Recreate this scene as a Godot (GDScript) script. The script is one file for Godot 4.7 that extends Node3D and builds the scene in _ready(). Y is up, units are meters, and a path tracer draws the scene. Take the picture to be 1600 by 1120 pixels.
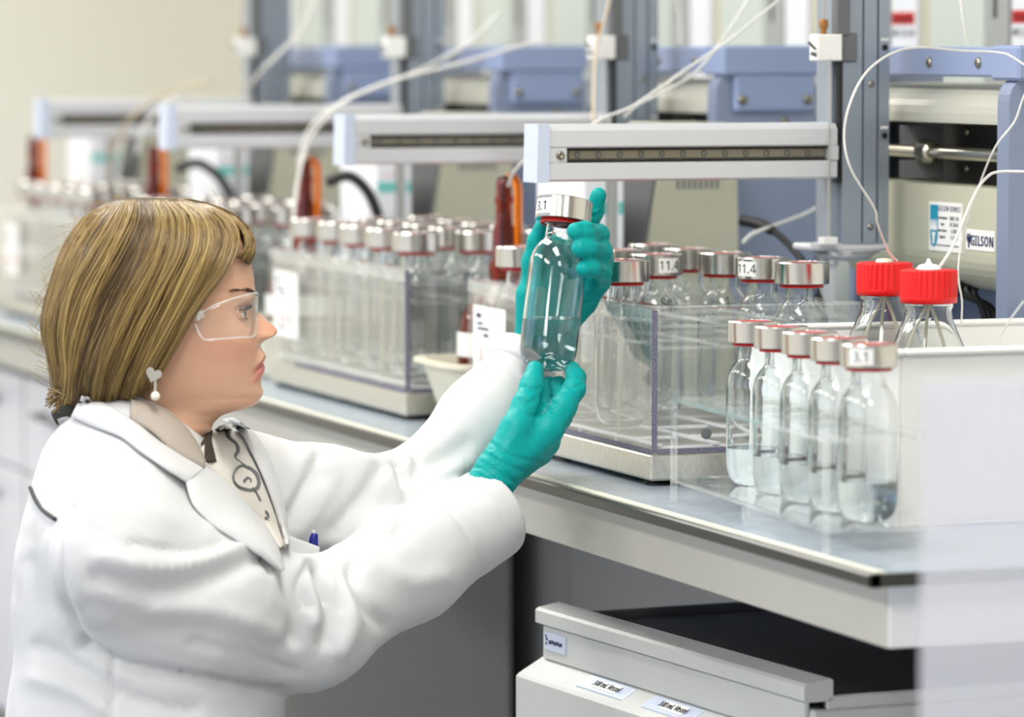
extends Node3D
# A laboratory bench with liquid handling robots and a technician who inspects a glass vessel.
const FOCAL := 6500.0
var EYE := Vector3(0, 1.457, 0)
var EB := Basis()
var M := {}
var taken := {}

# ---------------------------------------------------------------- mesh builder
class MB:
	var v := PackedVector3Array()
	var i := PackedInt32Array()
	var c := PackedColorArray()
	var tint := Color(1, 1, 1)
	func pt(p: Vector3) -> int:
		v.append(p)
		c.append(tint)
		return v.size() - 1
	func tri(a: int, b: int, d: int) -> void:
		i.append(a); i.append(b); i.append(d)
	func poly(pts: Array, ref: Vector3) -> void:   # convex, turned away from ref
		var mid := Vector3.ZERO
		for p in pts: mid += p
		mid /= pts.size()
		var n: Vector3 = (pts[1] - pts[0]).cross(pts[2] - pts[0])
		var q := pts.duplicate()
		if n.dot(mid - ref) < 0.0: q.reverse()
		var s := v.size()
		for p in q: pt(p)
		for k in range(1, q.size() - 1): tri(s, s + k, s + k + 1)
	func orient(from: int) -> void:                # outward by signed volume about the centroid
		var mid := Vector3.ZERO
		var n := 0
		for k in range(from, i.size()):
			mid += v[i[k]]; n += 1
		if n == 0: return
		mid /= n
		var vol := 0.0
		for k in range(from, i.size(), 3):
			vol += (v[i[k]] - mid).dot((v[i[k + 1]] - mid).cross(v[i[k + 2]] - mid))
		if vol < 0.0:
			for k in range(from, i.size(), 3):
				var t := i[k + 1]
				i[k + 1] = i[k + 2]
				i[k + 2] = t
	func box(mid: Vector3, s: Vector3, b := 0.0, bas := Basis()) -> void:
		var h := s / 2.0
		b = minf(b, minf(h.x, minf(h.y, h.z)) * 0.9)
		var at := func(x, y, z): return mid + bas * Vector3(x, y, z)
		if b <= 0.0:
			for k in 3:
				for sg in [-1.0, 1.0]:
					var pts := []
					for cr in [[-1, -1], [1, -1], [1, 1], [-1, 1]]:
						var p := Vector3.ZERO
						p[k] = sg * h[k]
						p[(k + 1) % 3] = cr[0] * h[(k + 1) % 3]
						p[(k + 2) % 3] = cr[1] * h[(k + 2) % 3]
						pts.append(mid + bas * p)
					poly(pts, mid)
			return
		for k in 3:
			var a := (k + 1) % 3
			var d := (k + 2) % 3
			for sg in [-1.0, 1.0]:
				var pts := []
				for cr in [[-1, -1], [1, -1], [1, 1], [-1, 1]]:
					var p := Vector3.ZERO
					p[k] = sg * h[k]
					p[a] = cr[0] * (h[a] - b)
					p[d] = cr[1] * (h[d] - b)
					pts.append(mid + bas * p)
				poly(pts, mid)
			for sa in [-1.0, 1.0]:
				for sd in [-1.0, 1.0]:
					var e := []
					for t in [[0, -1], [0, 1], [1, 1], [1, -1]]:
						var p := Vector3.ZERO
						p[k] = t[1] * (h[k] - b)
						p[a] = sa * (h[a] - (b if t[0] == 1 else 0.0))
						p[d] = sd * (h[d] - (0.0 if t[0] == 1 else b))
						e.append(mid + bas * p)
					poly(e, mid)
		for sx in [-1.0, 1.0]:
			for sy in [-1.0, 1.0]:
				for sz in [-1.0, 1.0]:
					poly([at.call(sx * h.x, sy * (h.y - b), sz * (h.z - b)), at.call(sx * (h.x - b), sy * h.y, sz * (h.z - b)), at.call(sx * (h.x - b), sy * (h.y - b), sz * h.z)], mid)
	func span(a: Vector3, b: Vector3, bev := 0.0) -> void:   # box between two corners
		box((a + b) / 2.0, (b - a).abs(), bev)
	func lathe(prof: Array, n: int, xf := Transform3D(), a0 := 0.0, a1 := TAU) -> void:
		# prof: Vector2(radius, height); a point given twice makes a crease
		var from := i.size()
		var whole := a1 - a0 > TAU - 0.001
		var m := n if whole else n + 1
		var rows := []
		for p in prof:
			var row := v.size()
			for k in m:
				var a := a0 + (a1 - a0) * k / n
				pt(xf * Vector3(p.x * cos(a), p.y, p.x * sin(a)))
			rows.append(row)
		for r in prof.size() - 1:
			if (prof[r] - prof[r + 1]).length() < 1e-7: continue
			for k in n:
				var k2 := (k + 1) % m
				tri(rows[r] + k, rows[r + 1] + k, rows[r + 1] + k2)
				tri(rows[r] + k, rows[r + 1] + k2, rows[r] + k2)
		orient(from)
	func tube(pts: Array, rad, n := 8, flat := 1.0, caps := true, hint := Vector3.UP) -> void:
		var from := i.size()
		var cnt := pts.size()
		var u := Vector3.ZERO
		var rows := []
		for k in cnt:
			var t: Vector3 = (pts[mini(k + 1, cnt - 1)] - pts[maxi(k - 1, 0)]).normalized()
			if k == 0:
				u = hint - t * hint.dot(t)
				if u.length() < 0.05: u = Vector3.RIGHT - t * t.x
				if u.length() < 0.05: u = Vector3.BACK - t * t.z
			else: u = u - t * u.dot(t)
			u = u.normalized()
			var w := t.cross(u)
			var r: float = rad[k] if rad is Array or rad is PackedFloat32Array else rad
			rows.append(v.size())
			for q in n:
				var a := TAU * q / n
				pt(pts[k] + (u * cos(a) * flat + w * sin(a)) * r)
		for k in cnt - 1:
			for q in n:
				var q2 := (q + 1) % n
				tri(rows[k] + q, rows[k + 1] + q, rows[k + 1] + q2)
				tri(rows[k] + q, rows[k + 1] + q2, rows[k] + q2)
		if caps:
			var a := pt(pts[0])
			var b := pt(pts[cnt - 1])
			for q in n:
				var q2 := (q + 1) % n
				tri(a, rows[0] + q, rows[0] + q2)
				tri(b, rows[cnt - 1] + q2, rows[cnt - 1] + q)
		orient(from)
	func prism(shape: PackedVector2Array, h: float, xf := Transform3D()) -> void:   # outline in xy, grown along +z
		var from := i.size()
		var area := 0.0
		for k in shape.size(): area += shape[k].cross(shape[(k + 1) % shape.size()])
		var sh := shape.duplicate()
		if area < 0.0: sh.reverse()
		var idx := Geometry2D.triangulate_polygon(sh)
		for z in [0.0, h]:
			var s := v.size()
			for p in sh: pt(xf * Vector3(p.x, p.y, z))
			for k in range(0, idx.size(), 3):
				var up: bool = (sh[idx[k + 1]] - sh[idx[k]]).cross(sh[idx[k + 2]] - sh[idx[k]]) > 0.0
				if up == (z > 0.0): tri(s + idx[k], s + idx[k + 1], s + idx[k + 2])
				else: tri(s + idx[k], s + idx[k + 2], s + idx[k + 1])
		for k in sh.size():
			var p := sh[k]
			var q := sh[(k + 1) % sh.size()]
			var s := v.size()
			for w in [Vector3(p.x, p.y, 0), Vector3(q.x, q.y, 0), Vector3(q.x, q.y, h), Vector3(p.x, p.y, h)]: pt(xf * w)
			tri(s, s + 1, s + 2); tri(s, s + 2, s + 3)
		orient(from)
	func sheet(g: Array, thick: float) -> void:    # rows of points; both faces and the rim
		var from := i.size()
		var R := g.size()
		var C: int = g[0].size()
		var nrm := []
		for r in R:
			var row := []
			for k in C:
				var du: Vector3 = g[r][mini(k + 1, C - 1)] - g[r][maxi(k - 1, 0)]
				var dv: Vector3 = g[mini(r + 1, R - 1)][k] - g[maxi(r - 1, 0)][k]
				row.append(du.cross(dv).normalized())
			nrm.append(row)
		var s := v.size()
		for side in [0.5, -0.5]:
			for r in R:
				for k in C: pt(g[r][k] + nrm[r][k] * thick * side)
		var o := R * C
		for r in R - 1:
			for k in C - 1:
				var a := s + r * C + k
				tri(a, a + 1, a + C + 1); tri(a, a + C + 1, a + C)
				tri(a + o, a + o + C + 1, a + o + 1); tri(a + o, a + o + C, a + o + C + 1)
		var rim := []
		for k in C: rim.append(k)
		for r in range(1, R): rim.append(r * C + C - 1)
		for k in range(C - 2, -1, -1): rim.append((R - 1) * C + k)
		for r in range(R - 2, 0, -1): rim.append(r * C)
		for k in rim.size():
			var a: int = s + rim[k]
			var b: int = s + rim[(k + 1) % rim.size()]
			tri(a, a + o, b + o); tri(a, b + o, b)
		orient(from)
	func add(other: MB, f: Callable) -> void:
		var s := v.size()
		for k in other.v.size():
			v.append(f.call(other.v[k])); c.append(tint)
		for k in other.i: i.append(k + s)
	func mesh(colored := false) -> ArrayMesh:
		var nn := PackedVector3Array()
		nn.resize(v.size())
		var out := PackedInt32Array()
		out.resize(i.size())
		for k in range(0, i.size(), 3):
			var a := i[k]
			var b := i[k + 1]
			var d := i[k + 2]
			var n := (v[b] - v[a]).cross(v[d] - v[a])
			nn[a] += n; nn[b] += n; nn[d] += n
			out[k] = a; out[k + 1] = d; out[k + 2] = b
		for k in nn.size(): nn[k] = nn[k].normalized() if nn[k].length() > 1e-14 else Vector3.UP
		var arr := []
		arr.resize(Mesh.ARRAY_MAX)
		arr[Mesh.ARRAY_VERTEX] = v
		arr[Mesh.ARRAY_NORMAL] = nn
		arr[Mesh.ARRAY_INDEX] = out
		if colored: arr[Mesh.ARRAY_COLOR] = c
		var m := ArrayMesh.new()
		m.add_surface_from_arrays(Mesh.PRIMITIVE_TRIANGLES, arr)
		return m

# ---------------------------------------------------------------- naming and placing
func P(px: float, py: float, z: float) -> Vector3:      # where a sight line stands z metres deep in the room
	return EYE + (-EB.z + EB.x * (px - 800.0) / FOCAL - EB.y * (py - 560.0) / FOCAL) * z
func numbered(called: String) -> String:
	if not taken.has(called):
		taken[called] = 0
		return called
	taken[called] += 1
	return "%s_%03d" % [called, taken[called]]
func tag(o: Node, label: String, category: String, group := "", kind := "") -> void:
	o.set_meta("label", label)
	o.set_meta("category", category)
	if group: o.set_meta("group", group)
	if kind: o.set_meta("kind", kind)
func thing(called: String, at: Vector3, label: String, category: String, group := "", turn := 0.0) -> Node3D:
	var o := Node3D.new()
	o.name = numbered(called)
	add_child(o)
	o.position = at
	o.rotation.y = turn
	tag(o, label, category, group)
	return o
func put(parent: Node, called: String, mb: MB, mat: Material, colored := false) -> MeshInstance3D:
	var o := MeshInstance3D.new()
	o.mesh = mb.mesh(colored)
	o.material_override = mat
	if parent == self:
		o.name = numbered(called)
		add_child(o)
	else:
		o.name = called
		parent.add_child(o, true)
	return o
func put_mesh(parent: Node, called: String, mesh: Mesh, mat: Material, at := Vector3.ZERO) -> MeshInstance3D:
	var o := MeshInstance3D.new()
	o.mesh = mesh
	o.material_override = mat
	o.name = called
	parent.add_child(o, true)
	o.position = at
	return o
func struct(called: String, mb: MB, mat: Material) -> MeshInstance3D:
	var o := put(self, called, mb, mat)
	o.set_meta("kind", "structure")
	return o
func copy(o: Node3D, at: Vector3, label: String) -> Node3D:
	var base := String(o.name)
	if base.length() > 4 and base[-4] == "_" and base.right(3).is_valid_int(): base = base.left(-4)
	var c: Node3D = o.duplicate()
	c.name = numbered(base)
	add_child(c)
	c.position = at
	c.set_meta("label", label)
	return c
func words(text: String, height: float, font_name := "Droid Sans", bold := false) -> MB:
	# lettering as a thin solid, centred, x to the right and y up, cap height about `height`
	var t := TextMesh.new()
	var f := SystemFont.new()
	f.font_names = PackedStringArray([font_name])
	if bold: f.font_weight = 700
	t.font = f
	t.text = text
	t.font_size = 32
	t.pixel_size = height / 23.0
	t.depth = 0.0004
	t.curve_step = 2.0
	var arr := t.get_mesh_arrays()
	var mb := MB.new()
	mb.v = arr[Mesh.ARRAY_VERTEX]
	var idx = arr[Mesh.ARRAY_INDEX]
	if idx == null or idx.size() == 0:
		idx = PackedInt32Array(range(mb.v.size()))
	for k in range(0, idx.size(), 3):
		mb.i.append(idx[k]); mb.i.append(idx[k + 2]); mb.i.append(idx[k + 1])
	for k in mb.v.size(): mb.c.append(Color.WHITE)
	return mb
func mat(col: Color, rough := 0.5, metal := 0.0, key := "") -> StandardMaterial3D:
	var m := StandardMaterial3D.new()
	m.albedo_color = col
	m.roughness = rough
	m.metallic = metal
	if key: M[key] = m
	return m
func noise_tex(freq: float, lo: float, hi: float, seed_ := 1, size := 256, stretch := 1.0, normal := false, bump := 4.0) -> NoiseTexture2D:
	var n := FastNoiseLite.new()
	n.seed = seed_
	n.frequency = freq
	n.fractal_octaves = 4
	var t := NoiseTexture2D.new()
	t.width = int(size * stretch)
	t.height = size
	t.seamless = true
	t.noise = n
	if normal:
		t.as_normal_map = true
		t.bump_strength = bump
	else:
		var g := Gradient.new()
		g.set_color(0, Color(lo, lo, lo))
		g.set_color(1, Color(hi, hi, hi))
		t.color_ramp = g
	return t
func grain(m: StandardMaterial3D, tex: Texture2D, scale_: Vector3) -> StandardMaterial3D:
	m.albedo_texture = tex
	m.uv1_triplanar = true
	m.uv1_scale = scale_
	return m
func pane(col: Color, alpha: float, rough := 0.02) -> StandardMaterial3D:
	var m := mat(Color(col, alpha), rough)
	m.transparency = BaseMaterial3D.TRANSPARENCY_ALPHA
	return m
func solid_glass(col: Color, scale_: float) -> StandardMaterial3D:
	var m := mat(Color(col, 0.0), 0.0)
	m.transparency = BaseMaterial3D.TRANSPARENCY_ALPHA
	m.refraction_enabled = true
	m.refraction_scale = scale_
	return m
func smooth(pts: Array, per := 6) -> Array:            # Catmull-Rom through the given points
	var out := []
	for k in pts.size() - 1:
		var a = pts[maxi(k - 1, 0)]
		var b = pts[k]
		var c = pts[k + 1]
		var d = pts[mini(k + 2, pts.size() - 1)]
		for s in per:
			var t := float(s) / per
			out.append(0.5 * ((2.0 * b) + (c - a) * t + (2.0 * a - 5.0 * b + 4.0 * c - d) * t * t + (3.0 * b - a - 3.0 * c + d) * t * t * t))
	out.append(pts[-1])
	return out
func screw(parent: Node, at: Vector3, dir: Vector3, r: float) -> void:
	var b := Basis(Quaternion(Vector3.UP, dir))
	var mb := MB.new()
	mb.lathe([Vector2(0, -0.002), Vector2(r, -0.002), Vector2(r, -0.002), Vector2(r, r * 0.25), Vector2(r * 0.75, r * 0.5), Vector2(r * 0.4, r * 0.55), Vector2(r * 0.4, r * 0.55), Vector2(r * 0.35, r * 0.1), Vector2(0, r * 0.1)], 12, Transform3D(b, at))
	put(parent, "screw", mb, M.screw)

# ---------------------------------------------------------------- the scene
func _ready() -> void:
	var pitch := atan(488.0 / FOCAL)
	var yaw := atan(2350.0 * cos(pitch) / FOCAL)
	EB = Basis.from_euler(Vector3(-pitch, -yaw, 0))
	var cam := Camera3D.new()
	cam.name = "camera"
	cam.near = 0.05
	cam.far = 60.0
	add_child(cam)
	var lens := CameraAttributesPhysical.new()
	lens.frustum_focal_length = 130.0
	lens.frustum_focus_distance = 5.2
	lens.exposure_aperture = 130.0 / 42.0
	cam.attributes = lens
	cam.fov = rad_to_deg(2.0 * atan(560.0 / FOCAL))
	cam.transform = Transform3D(EB, EYE)
	cam.current = true
	var we := WorldEnvironment.new()
	we.name = "daylight"
	var env := Environment.new()
	var sky := Sky.new()
	var sm := ProceduralSkyMaterial.new()
	sm.sky_top_color = Color(0.55, 0.68, 0.9)
	sm.sky_horizon_color = Color(0.86, 0.9, 0.96)
	sm.ground_horizon_color = Color(0.7, 0.7, 0.68)
	sm.ground_bottom_color = Color(0.4, 0.4, 0.38)
	sky.sky_material = sm
	env.background_mode = Environment.BG_SKY
	env.sky = sky
	env.background_energy_multiplier = 3.0
	env.tonemap_mode = Environment.TONE_MAPPER_LINEAR
	env.tonemap_exposure = 0.77
	env.sdfgi_enabled = true
	env.ssao_enabled = true
	env.ssil_enabled = true
	we.environment = env
	add_child(we)
	materials()
	room()
	print("room")
	bench()
	boxes()
	print("boxes")
	robots()
	print("robots")
	bottles()
	front_items()
	tubing()
	print("items")
	person()
	print("person")

func materials() -> void:
	mat(Color(0.97, 0.955, 0.9), 0.9, 0.0, "wall")
	mat(Color(0.94, 0.94, 0.93), 0.9, 0.0, "ceiling")
	grain(mat(Color(0.62, 0.63, 0.65), 0.45, 0.0, "floor"), noise_tex(0.02, 0.85, 1.0, 3), Vector3(0.7, 0.7, 0.7))
	grain(mat(Color(0.68, 0.73, 0.78), 0.24, 0.2, "worktop"), noise_tex(0.05, 0.9, 1.0, 5), Vector3(2, 2, 2))
	mat(Color(0.2, 0.2, 0.18), 0.3, 0.15, "edge_band")
	mat(Color(0.9, 0.9, 0.84), 0.3, 0.0, "edge_line")
	mat(Color(0.8, 0.79, 0.75), 0.4, 0.0, "apron")
	mat(Color(0.64, 0.63, 0.61), 0.6, 0.0, "recess")
	mat(Color(0.83, 0.84, 0.87), 0.35, 0.0, "cabinet")
	mat(Color(0.8, 0.81, 0.8), 0.35, 0.0, "pedestal")
	grain(mat(Color(0.2, 0.195, 0.21), 0.5, 0.0, "mat_black"), noise_tex(0.06, 0.7, 1.0, 8, 256, 2.0), Vector3(6, 6, 1.5))
	mat(Color(0.03, 0.03, 0.03), 0.5, 0.0, "black")
	mat(Color(0.62, 0.6, 0.55), 0.24, 1.0, "screw")
	mat(Color(0.84, 0.82, 0.77), 0.2, 1.0, "steel")
	grain(mat(Color(0.85, 0.84, 0.8), 0.3, 0.85, "base_steel"), noise_tex(0.09, 0.9, 1.0, 12, 256, 2.0), Vector3(3, 3, 3))
	mat(Color(0.82, 0.81, 0.79), 0.2, 1.0, "cap_steel")
	mat(Color(0.78, 0.04, 0.02), 0.4, 0.0, "red_seal")
	mat(Color(0.9, 0.06, 0.07), 0.35, 0.0, "red_plastic")
	mat(Color(0.93, 0.93, 0.92), 0.6, 0.0, "paper")
	mat(Color(0.05, 0.05, 0.06), 0.7, 0.0, "ink")
	mat(Color(0.07, 0.13, 0.3), 0.6, 0.0, "navy_ink")
	mat(Color(0.8, 0.12, 0.12), 0.6, 0.0, "red_ink")
	mat(Color(0.05, 0.55, 0.66), 0.6, 0.0, "teal_ink")
	mat(Color(0.45, 0.78, 0.76), 0.6, 0.0, "pale_teal_ink")
	M.acrylic = pane(Color(0.75, 0.79, 0.76), 0.05)
	M.acrylic_clear = pane(Color(0.93, 0.96, 0.96), 0.09)
	M.milky = pane(Color(0.93, 0.94, 0.98), 0.45, 0.1)
	M.thin_glass = pane(Color(0.92, 0.95, 0.95), 0.015, 0.0)
	M.liquid_thin = pane(Color(0.85, 0.92, 0.93), 0.06, 0.0)
	M.glass = solid_glass(Color(0.985, 0.995, 0.995), 0.047)
	M.water = solid_glass(Color(0.97, 0.995, 1.0), 0.033)
	M.amber = solid_glass(Color(0.5, 0.13, 0.02), 0.05)
	M.amber_light = solid_glass(Color(0.95, 0.5, 0.08), 0.05)
	grain(mat(Color(0.62, 0.61, 0.72), 0.6, 0.0, "film"), noise_tex(0.12, 0.35, 1.0, 41), Vector3(14, 14, 14))
	mat(Color(0.83, 0.84, 0.855), 0.34, 0.3, "alu")
	mat(Color(0.8, 0.84, 0.92), 0.35, 0.2, "alu_cap")
	mat(Color(0.6, 0.64, 0.69), 0.33, 0.5, "column")
	mat(Color(0.57, 0.63, 0.77), 0.42, 0.15, "blue")
	grain(mat(Color(0.57, 0.62, 0.73), 0.4, 0.3, "blue_plate"), noise_tex(0.3, 0.9, 1.0, 21, 256), Vector3(9, 9, 9))
	mat(Color(0.73, 0.73, 0.65), 0.45, 0.0, "beige")
	grain(mat(Color(0.74, 0.74, 0.69), 0.38, 0.1, "beige_metal"), noise_tex(0.4, 0.92, 1.0, 31), Vector3(8, 8, 8))
	mat(Color(0.4, 0.41, 0.42), 0.5, 0.0, "dark_grey")
	mat(Color(0.92, 0.93, 0.95), 0.4, 0.0, "white")
	mat(Color(0.94, 0.94, 0.93), 0.35, 0.0, "white_plastic")
	mat(Color(0.86, 0.84, 0.76), 0.4, 0.0, "ivory")
	mat(Color(0.62, 0.42, 0.2), 0.4, 0.3, "brass")
	mat(Color(0.55, 0.53, 0.47), 0.35, 0.6, "rail")
	mat(Color(0.1, 0.1, 0.1), 0.6, 0.0, "belt")
	M.tube = pane(Color(0.93, 0.93, 0.91), 0.55, 0.2)
	mat(Color(0.8, 0.83, 0.8), 0.5, 0.0, "cab_pale")
	mat(Color(0.78, 0.77, 0.68), 0.5, 0.0, "cab_beige")
	mat(Color(0.66, 0.67, 0.66), 0.5, 0.0, "cab_grey")
	var panel := mat(Color(1, 1, 1), 0.5, 0.0, "lamp")
	panel.emission_enabled = true
	panel.emission = Color(1, 0.98, 0.95)
	panel.emission_energy_multiplier = 2.0

func room() -> void:
	var mb := MB.new()
	mb.span(Vector3(-3.2, -0.1, -10.9), Vector3(3.6, 0, 3.2))
	struct("floor", mb, M.floor)
	mb = MB.new()
	mb.span(Vector3(-3.2, 3.0, -10.9), Vector3(3.6, 3.1, 3.2))
	struct("ceiling", mb, M.ceiling)
	mb = MB.new()
	mb.span(Vector3(3.4, 0, -10.9), Vector3(3.6, 3.0, 3.2))
	struct("wall_right", mb, M.wall)
	mb = MB.new()
	mb.span(Vector3(-3.2, 0, -10.9), Vector3(3.4, 3.0, -10.7))
	struct("wall_far", mb, M.wall)
	mb = MB.new()
	mb.span(Vector3(-3.2, 0, 3.0), Vector3(3.4, 3.0, 3.2))
	struct("wall_near", mb, M.wall)
	# the window side of the room: sill wall, lintel and piers around three real openings
	mb = MB.new()
	mb.span(Vector3(-3.2, 0, -10.7), Vector3(-3.0, 0.9, 3.0))
	mb.span(Vector3(-3.2, 2.75, -10.7), Vector3(-3.0, 3.0, 3.0))
	for z in [[-10.7, -9.6], [-7.2, -6.6], [-3.9, -3.3], [-0.6, 0.0], [2.6, 3.0]]:
		mb.span(Vector3(-3.2, 0.9, z[0]), Vector3(-3.0, 2.75, z[1]))
	struct("wall_left", mb, M.wall)
	var k := 1
	for z in [[-9.6, -7.2], [-6.6, -3.9], [-3.3, -0.6], [0.0, 2.6]]:
		var w := MB.new()
		for y in [[0.9, 0.95], [2.7, 2.75]]: w.span(Vector3(-3.14, y[0], z[0]), Vector3(-3.06, y[1], z[1]), 0.005)
		for t in [0.0, 0.5, 1.0]:
			var zc: float = lerpf(z[0] + 0.025, z[1] - 0.025, t)
			w.span(Vector3(-3.14, 0.95, zc - 0.025), Vector3(-3.06, 2.7, zc + 0.025), 0.005)
		struct("window_%d" % k, w, M.white)
		k += 1
	# ceiling luminaires
	k = 0
	var where := ["over the far end of the bench", "over the bench in the middle of the row", "over the technician", "nearest the camera above the bench", "over the far window aisle", "over the middle window aisle", "over the near window aisle", "behind the camera by the windows"]
	for x in [1.2, -1.2]:
		for z in [-8.6, -6.2, -3.8, -1.2]:
			var l := thing("ceiling_light", Vector3(x, 3.0, z), "long flush white ceiling light panel " + where[k], "ceiling light", "ceiling light panels")
			var fr := MB.new()
			for s in [-1.0, 1.0]:
				fr.box(Vector3(s * 0.32, -0.02, 0), Vector3(0.03, 0.04, 1.53), 0.004)
				fr.box(Vector3(0, -0.02, s * 0.75), Vector3(0.61, 0.04, 0.03), 0.004)
			put(l, "frame", fr, M.white)
			var df := MB.new()
			df.box(Vector3(0, -0.012, 0), Vector3(0.61, 0.014, 1.47))
			put(l, "diffuser", df, M.lamp)
			var a := AreaLight3D.new()
			a.name = "glow"
			a.area_size = Vector2(0.6, 1.45)
			a.light_energy = 5.6
			a.light_color = Color(1, 0.985, 0.96)
			a.area_range = 20.0
			a.area_attenuation = 2.0
			a.shadow_enabled = true
			a.rotation = Vector3(-PI / 2, 0, 0)
			a.position = Vector3(0, -0.03, 0)
			l.add_child(a)
			k += 1

func bench() -> void:
	var t := thing("lab_bench", Vector3(1.842, 0, -3.99), "long grey topped laboratory bench with pale apron panel", "bench")
	var mb := MB.new()
	mb.span(Vector3(0.012, 0.884, -6.65), Vector3(1.5, 0.9, -0.006), 0.002)
	put(t, "worktop", mb, M.worktop)
	mb = MB.new()
	var prof := PackedVector2Array([Vector2(0.012, 0.884), Vector2(0.002, 0.884), Vector2(0, 0.8855), Vector2(0, 0.8965), Vector2(0.002, 0.8985), Vector2(0.012, 0.8995)])
	mb.prism(prof, 6.65, Transform3D(Basis(), Vector3(0, 0, -6.65)))
	mb.span(Vector3(0.0, 0.8845, -0.006), Vector3(1.5, 0.8985, 0.0), 0.001)
	put(t, "edge_band", mb, M.edge_band)
	mb = MB.new()
	mb.span(Vector3(0.007, 0.8985, -6.65), Vector3(0.02, 0.9006, -0.004))
	put(t, "edge_line", mb, M.edge_line)
	mb = MB.new()
	mb.span(Vector3(0.038, 0.812, -6.65), Vector3(0.056, 0.884, -0.04), 0.002)
	put(t, "apron", mb, M.apron)
	mb = MB.new()
	mb.span(Vector3(0.04, 0.812, -0.058), Vector3(1.5, 0.884, -0.038), 0.002)
	put(t, "end_apron", mb, M.white)
	for z in [[-0.9, 0.0], [-1.86, -0.905], [-2.82, -1.865], [-6.65, -2.825]]:
		mb = MB.new()
		mb.span(Vector3(0.72, 0.0, z[0]), Vector3(0.74, 0.86, z[1]))
		put(t, "back_panel", mb, M.recess)
	for z in [-0.15, -2.75]:
		mb = MB.new()
		mb.box(Vector3(1.2, 0.406, z), Vector3(0.05, 0.812, 0.05), 0.003)
		put(t, "leg", mb, M.dark_grey)
	# white cupboards under the far part of the bench
	var base := Vector3(1.9, 0, -6.95)
	var c := thing("under_bench_cabinet", base, "white cabinet under the bench, nearest the knee space behind the technician", "cabinet", "white cabinets under the bench")
	mb = MB.new()
	mb.span(Vector3(0.02, 0.08, -0.6), Vector3(0.6, 0.8, 0.0), 0.003)
	put(c, "body", mb, M.cabinet)
	for y in [[0.09, 0.6], [0.605, 0.795]]:
		mb = MB.new()
		mb.span(Vector3(0.0, y[0], -0.597), Vector3(0.02, y[1], -0.003), 0.003)
		var d := put(c, "door" if y[0] < 0.1 else "drawer", mb, M.cabinet)
		mb = MB.new()
		var hy: float = y[1] - 0.06
		mb.tube([Vector3(0, hy, -0.2), Vector3(-0.03, hy, -0.2), Vector3(-0.03, hy, -0.4), Vector3(0, hy, -0.4)], 0.006, 8)
		put(d, "handle", mb, M.dark_grey)
	mb = MB.new()
	mb.span(Vector3(0.06, 0, -0.6), Vector3(0.58, 0.08, 0.0))
	put(c, "plinth", mb, M.recess)
	mb = MB.new()
	mb.span(Vector3(0.0, 0.0, 0.001), Vector3(0.6, 0.81, 0.008), 0.001)
	put(c, "end_panel", mb, M.recess)
	for k in 5: copy(c, base - Vector3(0, 0, 0.61 * (k + 1)), "white cabinet under the bench, %s along from the knee space" % ["second", "third", "fourth", "fifth", "farthest, sixth"][k])
	# pedestal drawer unit standing askew under the bench
	var a := Vector3(1.871, 0, -5.099)
	var b := Vector3(1.934, 0, -4.368)
	var ped := thing("drawer_pedestal", a, "pale grey drawer unit with black ribbed top under the bench", "drawer unit", "", atan2(b.x - a.x, b.z - a.z))
	var L := (b - a).length()
	mb = MB.new()
	mb.span(Vector3(0.012, 0.03, 0), Vector3(0.56, 0.69, L), 0.003)
	put(ped, "body", mb, M.pedestal)
	mb = MB.new()
	mb.span(Vector3(0.03, 0.69, 0.012), Vector3(0.55, 0.702, L - 0.006), 0.002)
	put(ped, "rubber_top", mb, M.mat_black)
	mb = MB.new()
	mb.span(Vector3(0.03, 0.69, 0.0), Vector3(0.56, 0.712, 0.012), 0.002)
	put(ped, "top_edge", mb, M.dark_grey)
	mb = MB.new()
	mb.span(Vector3(0.03, 0.69, L - 0.006), Vector3(0.56, 0.706, L), 0.002)
	put(ped, "top_edge", mb, M.pedestal)
	mb = MB.new()
	mb.prism(PackedVector2Array([Vector2(0.038, 0.7), Vector2(0.038, 0.724), Vector2(0.034, 0.7265), Vector2(0.004, 0.7215), Vector2(0, 0.718), Vector2(0, 0.702), Vector2(0.004, 0.7)]), L, Transform3D())
	put(ped, "front_rim", mb, M.pedestal)
	mb = MB.new()
	mb.span(Vector3(0.005, 0.655, 0.012), Vector3(0.013, 0.7, L - 0.01), 0.002)
	put(ped, "front_panel", mb, M.pedestal)
	mb = MB.new()
	mb.span(Vector3(0.003, 0.668, 0.02), Vector3(0.006, 0.692, 0.085), 0.001)
	var bd := put(ped, "badge", mb, M.alu_cap)
	mb = MB.new()
	for q in 8: mb.box(Vector3(0.0027, 0.6795 + 0.0006 * (q % 3), 0.037 + q * 0.0052), Vector3(0.0006, 0.005, 0.0032))
	mb.box(Vector3(0.0027, 0.683, 0.029), Vector3(0.0006, 0.004, 0.004))
	mb.box(Vector3(0.0027, 0.677, 0.027), Vector3(0.0006, 0.003, 0.003))
	mb.box(Vector3(0.0027, 0.687, 0.026), Vector3(0.0006, 0.003, 0.003))
	put(bd, "badge_print", mb, M.navy_ink)
	mb = MB.new()
	mb.prism(PackedVector2Array([Vector2(0.012, 0.3), Vector2(0.012, 0.656), Vector2(-0.024, 0.636), Vector2(-0.028, 0.632), Vector2(-0.028, 0.304), Vector2(-0.024, 0.3)]), L, Transform3D())
	var dr := put(ped, "drawer_front", mb, M.pedestal)
	var slope := Basis(Vector3(0, 0, 1), Vector3(-0.489, 0.872, 0) * -1.0, Vector3(-0.489, 0.872, 0)).orthonormalized()
	var up := Vector3(-0.486, 0.874, 0)
	var along := Vector3(0, 0, 1)
	var across := Vector3(0.874, 0.486, 0)
	var n := 0
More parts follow.
